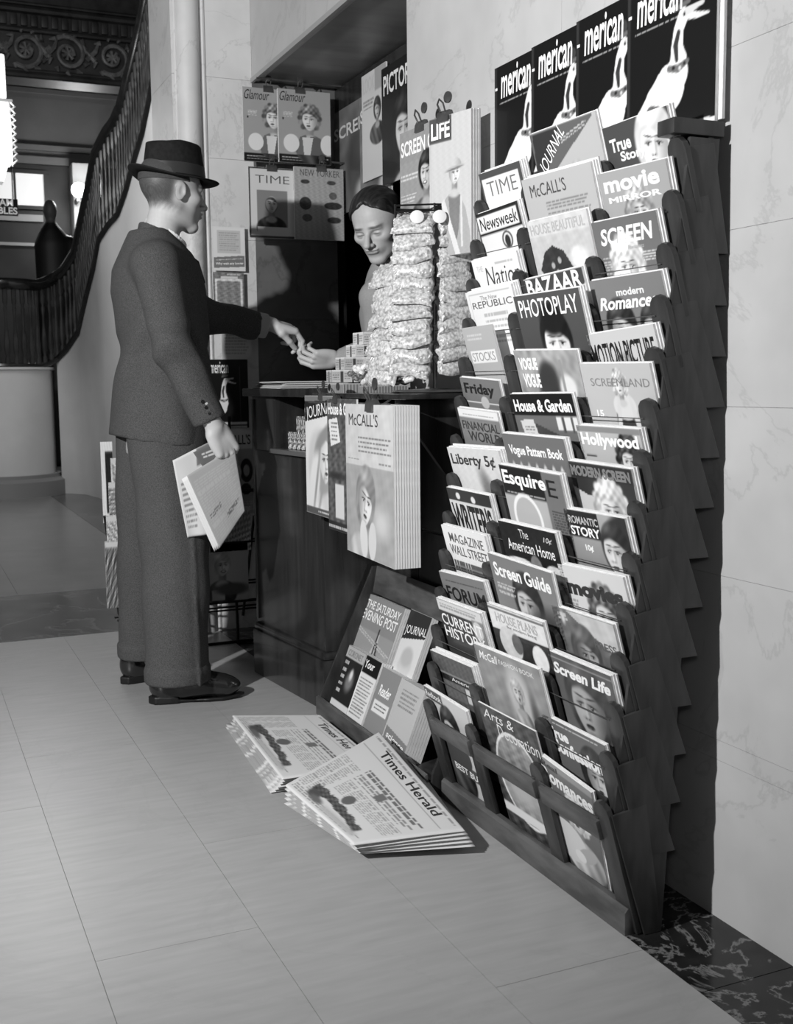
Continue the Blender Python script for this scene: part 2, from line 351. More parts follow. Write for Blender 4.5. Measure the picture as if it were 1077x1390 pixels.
wt('lettering', 'TEAM\nTABLES', 0.115, ((q0[0]+q1[0])/2+.0, ys_-.004, (q0[2]+q1[2])/2), mat('sign_lettering', .9, .5, emit=.25), sg, off=.003)
# sconce globe by the light column, small added globe further down for its reflection
GL = mat('glowing_globe', 0.95, 0.3, emit=7.0)
def globe(px, py, y, r, label, e=12):
    p = on(px, py, 1, y); t = thing('wall_lamp_or_glint', label, 'lamp', p)
    MB().lathe([(r*math.sin(a)+.0005, -r*math.cos(a)) for a in np.linspace(0, math.pi, 9)], p, 16).build('globe', GL, t)
    MB().box(p[0]-.02, p[0]+.02, p[1]+r*.8, 16.06, p[2]-r-.03, p[2]-r+.01).build('bracket', METAL, t)
    lamp('wall_lamp_or_glint_light', 'POINT', (p[0], p[1]-r-.12, p[2]), e, 0.12)
globe(107, 258, 15.75, 0.10, 'round glowing wall lamp in front of the pale lobby column', 35)
globe(101, 331, 15.8, 0.035, 'small added glowing globe for the lamp reflection low on the pale lobby column', 4)  # glowing globe and light added as the reflection of the wall lamp
# hanging lantern at the left edge
yl = 9.0; a = on(-22, 145, 1, yl); b = on(16, 240, 1, yl); cx = (a[0]+b[0])/2; hw = (b[0]-a[0])/2
ln = thing('hanging_lantern', 'large bright glass lantern hanging at the left edge above the stair foot', 'lantern', (cx, yl, b[2]))
zt = float(on(0, 142, 1, yl)[2])
MB().box(cx-hw, cx+hw, yl-hw, yl+hw, b[2]+.08, zt).build('lit_glass', mat('lantern_glass', 0.9, 0.5, emit=1.0), ln, 0.01)
MB().prism([(cx-hw*.7, b[2]+.08), (cx+hw*.7, b[2]+.08), (cx+hw*.25, b[2]-.05), (cx-hw*.25, b[2]-.05)], 1, yl-.08, yl+.08).build('lit_base', mat('lantern_base_glass', 0.7, 0.5, emit=.4), ln)
mb = MB()
for s in (-1, 1):
    for k in range(9):
        z = b[2]+.08+(zt-b[2]-.08)*(k+.5)/9; mb.tube([(cx+s*hw, yl-hw, z-.035), (cx+s*(hw+.035), yl-hw, z), (cx+s*hw, yl-hw, z+.035)], .009, 6)
    mb.tube([(cx+s*hw, yl-hw, b[2]+.06), (cx+s*hw, yl-hw, zt)], .008, 6)
mb.box(cx-hw-.02, cx+hw+.02, yl-hw-.02, yl+hw+.02, zt, zt+.02).build('scrolled_frame', mat('lantern_frame', 0.55, 0.3, metal=.7), ln)
MB().box(cx-hw*.8, cx+hw*.8, yl-.1, yl+.1, zt+.02, zt+.34).build('lit_cap', mat('lantern_cap_glass', 0.8, 0.5, emit=.45), ln, .02)
MB().tube([(cx, yl, zt+.34), (cx, yl, 6.4)], .012, 8).build('rod', METAL, ln)
lamp('lantern_light', 'POINT', (cx, yl-hw-.3, (zt+b[2])/2), 40, .2)
# curved stair: plaster stringer wall, balusters, handrail
SP = [(77, 490, 11.15), (93, 473, 11.05), (108, 450, 10.9), (119, 402, 10.6), (129, 363, 10.35), (136, 325, 10.1), (150, 304, 9.9), (161, 293, 9.75), (172, 262, 9.55), (184, 218, 9.35), (196, 178, 9.15), (204, 139, 8.95), (212, 95, 8.75), (222, 40, 8.5), (232, -20, 8.2)]
RL = {77: 382, 93: 370, 108: 347, 119: 300, 129: 250, 136: 214, 150: 184, 161: 170, 172: 152, 184: 105, 196: 45, 204: 5, 212: -40, 222: -90, 232: -140}
SP3 = [on(px, py, 1, y) for px, py, y in SP]
PLA = mat('stair_plaster', 0.80, 0.55, var=0.03, scale=1.5)
stair = struct(bpy.data.objects.new('wall_stair', pymesh('stair', [p for q in SP3 for p in ((q[0], q[1], q[2]), (q[0], q[1], -.02), (q[0]+.25, q[1]+.1, q[2]), (q[0]+.25, q[1]+.1, -.02))],
    [f for i in range(len(SP3)-1) for f in ((4*i, 4*i+1, 4*i+5, 4*i+4), (4*i, 4*i+4, 4*i+6, 4*i+2), (4*i+2, 4*i+6, 4*i+7, 4*i+3))], True))); stair.data.materials.append(PLA); COL.objects.link(stair)
ped = struct(MB().lathe([(.455, 0), (.455, 1.17), (.48, 1.18), (.48, 1.2)], (.93, 11.35, 0), 40).build('wall_pedestal', PLA))
MB().lathe([(.55, -.01), (.55, .14), (.50, .17), (.50, .2)], (.93, 11.35, 0), 40).build('base_moulding', mat('pedestal_base', .5, .5), ped)
MB().box(.2, .75, 10.7, 11.2, 0, .32).build('plinth_block', mat('pedestal_base', .5, .5), ped, .02)
bal = thing('stair_balustrade', 'dark wooden balustrade with turned balusters sweeping up the curved stair', 'balustrade', SP3[0])
RAILM = mat('handrail_wood', 0.09, 0.22, coat=.4, var=.02); BALM = mat('baluster_wood', 0.17, 0.35, var=.04, scale=8)
tops = []
for (px, py, y), q in zip(SP, SP3):
    t = on(px-2, RL[px], 1, y); tops.append((q[0], q[1], max(t[2], q[2]+.7)))
arc = [(.93+.44*math.cos(a), 11.35+.44*math.sin(a), 1.2) for a in np.radians(np.linspace(-150, -42, 9))]
arct = [(p[0], p[1], 1.93) for p in arc]
path_b = arc+[(p[0], p[1], p[2]) for p in SP3]; path_t = arct+tops
def resamp(P, n):
    P = np.array(P); d = np.r_[0, np.cumsum(np.linalg.norm(np.diff(P, axis=0), axis=1))]; s = np.linspace(0, d[-1], n); return np.stack([np.interp(s, d, P[:, i]) for i in range(3)], 1), s/d[-1]
PB, sB = resamp(path_b, 64); d = np.r_[0, np.cumsum(np.linalg.norm(np.diff(np.array(path_b), axis=0), axis=1))]; d /= d[-1]
PT = np.stack([np.interp(sB, d, np.array(path_t)[:, i]) for i in range(3)], 1)
for p, t in zip(PB, PT):
    h = t[2]-p[2]; prof = [(r, z*h) for r, z in ((.022, 0), (.022, .1), (.012, .13), (.024, .2), (.026, .28), (.012, .5), (.010, .62), (.018, .72), (.01, .76), (.022, .8), (.022, 1))]
    MB().lathe(prof, p, 8).build('baluster', BALM, bal)
hr = [(p[0], p[1], p[2]+.02) for p in PT]; MB().tube(hr, .055, 10).build('handrail', RAILM, bal)
MB().tube([(p[0], p[1], p[2]+.01) for p in PB], .03, 8).build('bottom_rail', RAILM, bal)
# ================================================================ printed covers
def sst(a, b, x): t = np.clip((x-a)/(b-a), 0, 1); return t*t*(3-2*t)
class Cv:                                         # u right 0..1, v up 0..H/W ; values are print greys
    def __init__(s, w, h, nx, ny, bg=0.7, bg2=None, vs=1.0):
        A0 = h/w; s.A = A0*vs; s.U, s.V = np.meshgrid(np.linspace(0, 1, nx), np.linspace(0, A0, ny)); s.R = s.V/A0; s.V = s.V-(A0-s.A); s.nx, s.ny = nx, ny
        s.e = 0.6/nx; s.G = np.full(s.U.shape, float(bg))
        if bg2 is not None: s.G = bg+(bg2-bg)*s.V/s.A
    def put(s, m, val): s.G = s.G*(1-m)+val*m; return s
    def rect(s, u0, v0, u1, v1, val, sh=0.0, soft=None):      # v as share of the height
        e = soft or s.e; U = s.U; V = s.V/s.A-sh*(U-u0)
        m = sst(u0-e, u0+e, U)*(1-sst(u1-e, u1+e, U))*sst(v0-e, v0+e, V)*(1-sst(v1-e, v1+e, V)); return s.put(m, val)
    def ell(s, cu, cv, ru, rv, val, soft=None, rot=0, k=1.0, cut=None):
        x, y = s.U-cu, s.V-cv*s.A; c, n = math.cos(rot), math.sin(rot); x, y = c*x+n*y, -n*x+c*y
        r = np.sqrt((x/ru)**2+(y/rv)**2); e = (soft or s.e)/min(ru, rv); m = (1-sst(1-e, 1+e, r))*k
        if cut is not None: m = m*cut
        return s.put(m, val)
    def ring(s, cu, cv, ru, rv, t, val):
        x, y = s.U-cu, s.V-cv*s.A; r = np.abs(np.sqrt((x/ru)**2+(y/rv)**2)-1)*min(ru, rv); return s.put(1-sst(t-s.e, t+s.e, r), val)
    def poly(s, P, val):
        P = [(a, b*s.A) for a, b in P]; m = np.zeros(s.U.shape, bool); n = len(P)
        for i in range(n):
            (x0, y0), (x1, y1) = P[i], P[(i+1) % n]
            if y0 == y1: continue
            c = ((y0 > s.V) != (y1 > s.V)) & (s.U < (x1-x0)*(s.V-y0)/(y1-y0)+x0); m ^= c
        return s.put(m.astype(float), val)
    def lines(s, u0, v0, u1, v1, n, val, sh=0.0, th=0.45, k=.8):
        for i in range(n):
            vv = v1+(v0-v1)*(i+.5)/n; hh = (v1-v0)/n*th/2; U = s.U; V = s.V/s.A-sh*(U-u0)
            m = (U > u0) & (U < u1-(u1-u0)*.12*((i*7) % 3)/2) & (np.abs(V-vv) < max(hh, .55/s.ny)) & (np.sin(U*97+i*5)+np.sin(U*211+i) > -1.1)
            s.put(m*k, val)
        return s
    def noise(s, amp, f=9, seed=1, m=1.0):
        r = np.random.default_rng(seed); z = 0
        for i in range(6):
            a = r.uniform(0, 6.28); k = f*(1+i*.6); z = z+np.sin(k*(math.cos(a)*s.U+math.sin(a)*s.V)*6.28+r.uniform(0, 6.28))/(1+.3*i)
        s.G = s.G+amp*z/2.5*m; return s
    def face(s, cu, cv, S, tx=0.0, skin=.85, hair=.3, hs=1.15, body=.5, rot=0.0, curl=0, neck=True, bw=1.5, shade=.30, smile=False, man=False, hat=None, hy=.18):
        """head and shoulders; S is half the face height (in u units), tx turns the face sideways"""
        c, n = math.cos(rot), math.sin(rot); X, Y = s.U-cu, s.V-cv*s.A; p, q = (c*X+n*Y)/S, (-n*X+c*Y)/S
        def E(a, b, ra, rb, soft=.12, an=0.0):
            ca, sa = math.cos(an), math.sin(an); x, y = ca*(p-a)+sa*(q-b), -sa*(p-a)+ca*(q-b)
            r = np.sqrt((x/ra)**2+(y/rb)**2); e = min(.9, soft/min(ra, rb)); return 1-sst(1-e, 1+e, r)
        wave = np.sin(5*q+3*np.abs(p)+1.5*np.sin(3*p+2*q))*.6+.4*np.sin(11*p-6*q+2*np.sin(4*q)); lit = .16*np.exp(-((p+.35)/.5)**2-((q-.95)/.35)**2)
        hv = None if hair is None else hair+(.07+.09*curl)*wave+lit+(.10*np.sin(13*p)*np.sin(12*q+2) if curl else 0)
        if body is not None:
            s.put(E(-.1*tx, -2.75, bw, 1.35, .1), body-.18*sst(0, 1.2, p)+.08*np.sin(5*p+3*q)); s.put(E(-.55, -2.3, .35, .7, .3)*.4, min(1, body+.22))
        if hair is not None:
            s.put(E(-.08*tx, hy, hs*.84, hs*1.0, .09), hv)
            if curl:
                for k in range(13):
                    a = math.pi*(k/12*1.5-.25); s.put(E(hs*.80*math.cos(a), hy+hs*math.sin(a)*.93, .24, .24, .10), hair+.13*math.sin(k*2.4)+.08*wave)
        if neck:
            s.put(E(.05*tx, -1.15, .38, .9, .12), skin*.70-.1*sst(-.2, .4, p)); s.put(E(0, -1.80, .70, .40, .15), skin*.88)
        jw = .76-.22*np.clip(-q, 0, 1)**1.3; r = np.sqrt((p/jw)**2+q**2); fm = 1-sst(.93, 1.05, r); sd = 1 if tx <= 0 else -1
        s.put(fm, skin+.03-shade*sst(-.15, .8, p*sd)-.10*sst(.55, 1., -q)-.05*sst(.3, .8, q))
        if hair is not None:
            top = sst(.50, .70, q+.45*np.abs(p+.25)**1.6)*E(-.05*tx, hy, hs*.82, hs*.98, .1); s.put(top, hv)
        f = .22*tx
        for sx in (-1, 1):
            w = 1-.38*max(0, sx*tx); ex = sx*.31*w+f*1.2
            s.put(E(ex, .12, .21*w, .13, .12)*.42, skin*.55); s.put(E(ex, .06, .145*w, .055, .03), .93*skin); s.put(E(ex+.05*tx, .07, .060*w+.01, .062, .025), .10)
            s.put(E(ex, .125, .175*w, .028, .025, .12*-sx), .12); s.put(E(ex-.02*sx, .33, .22*w, .028 if not man else .05, .03, .13*sx), .20); s.put(E(ex-.03, .09, .018, .018, .012), .95)
        s.put(E(f*1.5+.13*sd, -.08, .06, .24, .08)*.45, skin*.58); s.put(E(f*1.7, -.30, .15, .055, .05)*.55, skin*.48); s.put(E(f*1.7-.07, -.32, .03, .02, .02), .2); s.put(E(f*1.7+.07, -.32, .03, .02, .02), .2)
        s.put(E(f*1.5-.01, -.10, .035, .24, .04)*.6, min(1, skin+.12)); s.put(E(f*1.5, -.24, .06, .05, .04)*.6, min(1, skin+.12))
        lv = .16 if not man else .38
        if smile: s.put(E(f*1.3, -.54, .27, .12, .03)*.95, lv); s.put(E(f*1.3, -.52, .21, .055, .025), .97)
        else: s.put(E(f*1.3-.08, -.515, .11, .045, .025, .15), lv); s.put(E(f*1.3+.08, -.515, .11, .045, .025, -.15), lv); s.put(E(f*1.3, -.575, .15, .05, .03), lv+.10); s.put(E(f*1.3-.03, -.585, .06, .018, .015)*.6, .8)
        s.put(E(f, -.74, .16, .045, .06)*.4, skin*.55); s.put(E(-.36*sd, -.16, .2, .22, .2)*.35, min(1, skin+.13))
        if hat is not None:
            s.put(E(0, .62, 1.0, .80, .05)*(q > .42), hat-.15*sst(0, 1, p)); s.put(E(.05, .45, 1.3, .20, .04, .12), hat*.9); s.put(E(.05, .39, 1.1, .09, .04, .12)*.7, hat*.45)
        return s
    def chain(s, pts, val):
        m = np.zeros(s.U.shape)
        for (x0, y0, r0), (x1, y1, r1) in zip(pts, pts[1:]):
            y0, y1 = y0*s.A, y1*s.A; dx, dy = x1-x0, y1-y0; t = np.clip(((s.U-x0)*dx+(s.V-y0)*dy)/(dx*dx+dy*dy+1e-9), 0, 1)
            d = np.hypot(s.U-x0-t*dx, s.V-y0-t*dy)-(r0+(r1-r0)*t); m = np.maximum(m, 1-sst(-s.e, s.e, d))
        return s.put(m, val)
    def goose(s, ou=0.0):
        o = ou; w = .93; A_ = s.A; s.A = A_*.87
        s.chain([(o+.04, .06, .012), (o+.20, .19, .075), (o+.36, .27, .135), (o+.50, .34, .175), (o+.58, .42, .13), (o+.60, .50, .095), (o+.585, .60, .066), (o+.60, .72, .055), (o+.65, .80, .060)], w)
        s.chain([(o+.16, .12, .02), (o+.30, .15, .05), (o+.44, .13, .02)], .78)
        s.chain([(o+.67, .80, .035), (o+.80, .765, .022), (o+.92, .75, .008)], .90); s.chain([(o+.68, .82, .03), (o+.86, .835, .014)], .84)
        s.chain([(o+.20, .10, .02), (o+.30, .20, .062), (o+.37, .20, .045), (o+.33, .08, .012)], .40)
        s.chain([(o+.585, .52, .018), (o+.57, .62, .026), (o+.60, .70, .020)], .22)
        s.chain([(o+.50, .475, .022), (o+.60, .455, .028), (o+.70, .485, .020)], .45); s.ell(o+.55, .47, .016, .014, .12).ell(o+.62, .455, .016, .014, .85).ell(o+.67, .475, .014, .012, .15)
        s.chain([(o+.60, .90, .045), (o+.64, .935, .050)], .26); s.chain([(o+.56, .865, .018), (o+.71, .885, .018)], .42); s.ell(o+.66, .81, .012, .012, .08); s.A = A_; return s
    def col(s): return np.clip(s.G, 0.02, 0.97).ravel()
def lin(a): a = np.asarray(a); return np.where(a > .04045, ((a+.055)/1.055)**2.4, a/12.92)*0.92
def bendf(w, h, curl, bow):
    return lambda x, z: -curl*np.clip(z/h, 0, 1)**3+bow*(1-(2*x/w)**2)
TXT = {}
def text_mesh(name, txt, u0, v0, u1, v1, w, h, off, shear, bf, rot=0.0, lift=0.0007):
    key = (txt, off, shear)
    if key not in TXT:
        c = bpy.data.curves.new('t', 'FONT'); c.body = txt; c.size = 1; c.offset = off; c.shear = shear; c.resolution_u = 3; c.space_line = .8; c.align_x = 'CENTER' if '\n' in txt else 'LEFT'
        o = bpy.data.objects.new('t', c); me = bpy.data.meshes.new_from_object(o)
        n = len(me.vertices); V = np.zeros(n*3); me.vertices.foreach_get('co', V); V = V.reshape(-1, 3)
        F = [tuple(p.vertices) for p in me.polygons]; bpy.data.objects.remove(o); bpy.data.curves.remove(c); bpy.data.meshes.remove(me)
        TXT[key] = (V, F)
    V, F = TXT[key]; lo, hi = V.min(0), V.max(0); P = (V-lo)/(hi-lo+1e-9)
    x = (u0+P[:, 0]*(u1-u0)-.5)*w; z = (v0+P[:, 1]*(v1-v0))*h
    if rot:
        cx, cz = x.mean(), z.mean(); c, s = math.cos(rot), math.sin(rot); x, z = cx+c*(x-cx)-s*(z-cz), cz+s*(x-cx)+c*(z-cz)
    y = bf(x, z)-lift; me = pymesh(name, np.stack([x, y, z], 1), F); return me
def body_mesh(name, w, h, t, bf, seed=0):
    nx, nz = 4, 9; r = np.random.default_rng(seed); V = []; F = []
    for side in (0, 1):
        for j in range(nz+1):
            for i in range(nx+1):
                x = (i/nx-.5)*w; z = j/nz*h; V.append((x, bf(x, z)+side*t, z))
    N = (nx+1)*(nz+1); g = lambda i, j, s: s*N+j*(nx+1)+i
    for j in range(nz):
        for i in range(nx): F.append((g(i, j, 0), g(i+1, j, 0), g(i+1, j+1, 0), g(i, j+1, 0))); F.append((g(i, j, 1), g(i, j+1, 1), g(i+1, j+1, 1), g(i+1, j, 1)))
    for j in range(nz): F.append((g(0, j, 0), g(0, j+1, 0), g(0, j+1, 1), g(0, j, 1))); F.append((g(nx, j, 0), g(nx, j, 1), g(nx, j+1, 1), g(nx, j+1, 0)))
    for i in range(nx): F.append((g(i, 0, 0), g(i, 0, 1), g(i+1, 0, 1), g(i+1, 0, 0))); F.append((g(i, nz, 0), g(i+1, nz, 0), g(i+1, nz, 1), g(i, nz, 1)))
    return pymesh(name, V, F)
def sheet_mesh(name, w, h, cv, bf, lift=0.0004):
    x = (cv.U.ravel()-.5)*w; z = cv.R.ravel()*h; V = np.stack([x, bf(x, z)-lift, z], 1); ny, nx = cv.U.shape
    I = (np.arange(ny-1)[:, None]*nx+np.arange(nx-1)[None]).ravel(); Q = np.stack([I, I+1, I+nx+1, I+nx], 1)
    return npmesh(name, V, Q, True, lin(cv.col()))
def frame(TL, TR, nb):
    x = TR-TL; x = x/np.linalg.norm(x); n = np.array(nb, float); n = n-x*(n@x); n /= np.linalg.norm(n); return x, n, np.cross(x, n)
def magazine(label, TL, TR, h, nb, paint, titles=(), bg=.7, bg2=None, t=.005, copies=0, group=None, res=(60, 80), curl=0.0, bow=0.0, zmin=None, cstep=None, cat='magazine', cshift=.004, name='magazine', copylabel=None, cgroup=None, vs=1.0):
    TL = np.array(TL, float); TR = np.array(TR, float); w = float(np.linalg.norm(TR-TL)); x, n, up = frame(TL, TR, nb)
    if zmin is not None: h = min(h, (TL[2]-zmin)/up[2]-.002)
    mid = (TL+TR)/2-up*h; bf = bendf(w, h, curl, bow)
    o = obj(name, body_mesh(name, w, h, t, bf), PAPER); tag(o, label, cat, group)
    Mx = Matrix.Identity(4)
    for i in range(3): Mx[i][0], Mx[i][1], Mx[i][2], Mx[i][3] = x[i], n[i], up[i], mid[i]
    o.matrix_world = Mx
    cv = Cv(w, h, res[0], res[1], bg, bg2, vs)
    if paint: paint(cv)
    obj('cover', sheet_mesh('cover', w, h, cv, bf), PRINT, o, base=1)
    for k, T in enumerate(titles):
        txt, a, b, c, d, val = T[:6]; b, d = 1-(1-b)*vs, 1-(1-d)*vs; off = T[6] if len(T) > 6 else .01; sh = T[7] if len(T) > 7 else 0; rot = T[8] if len(T) > 8 else 0
        obj('title' if k == 0 else 'lettering', text_mesh('title', txt, a, b, c, d, w, h, off, sh, bf, rot, .0009+.0001*k), ink(val), o, base=1)
    if copies:
        cs = cstep or t+.0012; bm_ = body_mesh(name, w, h, t, bf)
        bm_.materials.append(PAPER)
        for k in range(1, copies+1):
            c = bpy.data.objects.new(name, bm_); COL.objects.link(c); tag(c, copylabel or label, cat, cgroup)
            c.matrix_world = Mx @ Matrix.Translation((cshift*k*.9, cs*k, cshift*.5*k*(1 if k % 2 else .4)))
    return o
# ================================================================ the tall rack
S_LEAN = 0.28
def tier(k): z = .262+.0915*k; return 1.102+.121*z, z
def rp(px, py, k, off=0.0):
    x, z = tier(k); return on_plane(px, py, (1, 0, S_LEAN), x+S_LEAN*z+off)
YD = (1.672, 1.902, 2.190, 2.412)
rack = thing('magazine_rack', 'tall dark wooden wall rack with three columns of stepped magazine pockets', 'rack', (1.2, 2.04, 0))
dmesh = {}
def divider_mesh(h, wd=.05, th=.011):
    nA = 7; P = [(-wd/2, -h)]+[(-wd/2*math.cos(a), -wd/2+wd/2*math.sin(a)) for a in np.linspace(0, math.pi, nA)]+[(wd/2, -h)]
    return MB().prism([(p[0], p[1]) for p in P], 1, 0, th)
def put_div(k, y, h, name='divider'):
    x, z = tier(k); key = round(h, 3)
    if key not in dmesh: dmesh[key] = divider_mesh(h).mesh('divider', .0012); dmesh[key].materials.append(WOODR)
    o = bpy.data.objects.new(name, dmesh[key]); X, n, up = frame(np.array((0, y, z)), np.array((0, y-.1, z)), (1, 0, S_LEAN))
    Mx = Matrix.Identity(4)
    for i in range(3): Mx[i][0], Mx[i][1], Mx[i][2], Mx[i][3] = X[i], n[i], up[i], (x-.001, y, z)[i]
    o.matrix_world = Mx; link(o, rack)
for k in range(14):
    x, z = tier(k)
    for j, y in enumerate(YD): put_div(k, y, .27 if k == 0 else .135)
    for j, y in enumerate((YD[0]-.019, YD[3]+.019)):
        zb = z-.27 if k == 0 else z-.20; dz = z-zb
        pr = [(x+.010, z-.02), (x+.010+S_LEAN*dz, zb+.0), (min(1.384, x+.085+S_LEAN*dz), zb), (min(1.372, x+.070), z-.008)]
        if k == 0: pr = [(x+.010, z-.02), (x+.010+S_LEAN*dz, .001), (x+.085+S_LEAN*dz*.5, .001), (x+.085, z-.008)]
        yo = .0005*(13-k)*(-1 if j == 0 else 1); m_ = MB().prism(pr, 1, y+yo-.004, y+yo+.003); m_.build('side_panel', WOODR, rack, .001)
    for j in range(3):
        zz = z-.035; xx = x+S_LEAN*.035-.0035; MB().tube([(xx, YD[j+1]-.01, zz), (xx, YD[j]+.01, zz)], .0011, 5).build('retaining_wire', METAL, rack)
        zb = z-.13; xb = x+S_LEAN*.13; 
        if k: MB().box(xb+.004, xb+.034, YD[j]+.02, YD[j+1]-.02, zb-.22*.0-.004, zb+.002).build('pocket_floor', WOODR, rack)
MB().prism([(1.222, 0.0), (1.153, .245), (1.296, 1.45), (1.360, 1.45), (1.262, 0)], 1, 1.6495, 1.657).build('end_board', WOODR, rack)
MB().prism([(1.345, 1.48), (1.357, 1.48), (1.268, 0.0), (1.255, 0.0)], 1, 1.66, 2.42).build('back_board', WOODR, rack)
MB().box(1.262, 1.372, 1.652, 1.70, 1.455, 1.482).build('top_block', WOODR, rack, .002)
MB().prism([(1.183, 0), (1.183, .045), (1.190, .052), (1.204, .052), (1.204, 0)], 1, 1.655, 2.43).build('bottom_rail', WOODP, rack, .001)
x0_, z0_ = tier(0)
for a, b in zip(YD, YD[1:]):
    MB().prism([(x0_+S_LEAN*(z0_-.218)-.010, .218), (x0_+S_LEAN*(z0_-.218)+.001, .222), (x0_+S_LEAN*(z0_-.182)+.001, .182), (x0_+S_LEAN*(z0_-.182)-.010, .182)], 1, a+.012, b-.012).build('front_rail', WOODP, rack, .0015)
B, I = .012, .0
W_ = .96
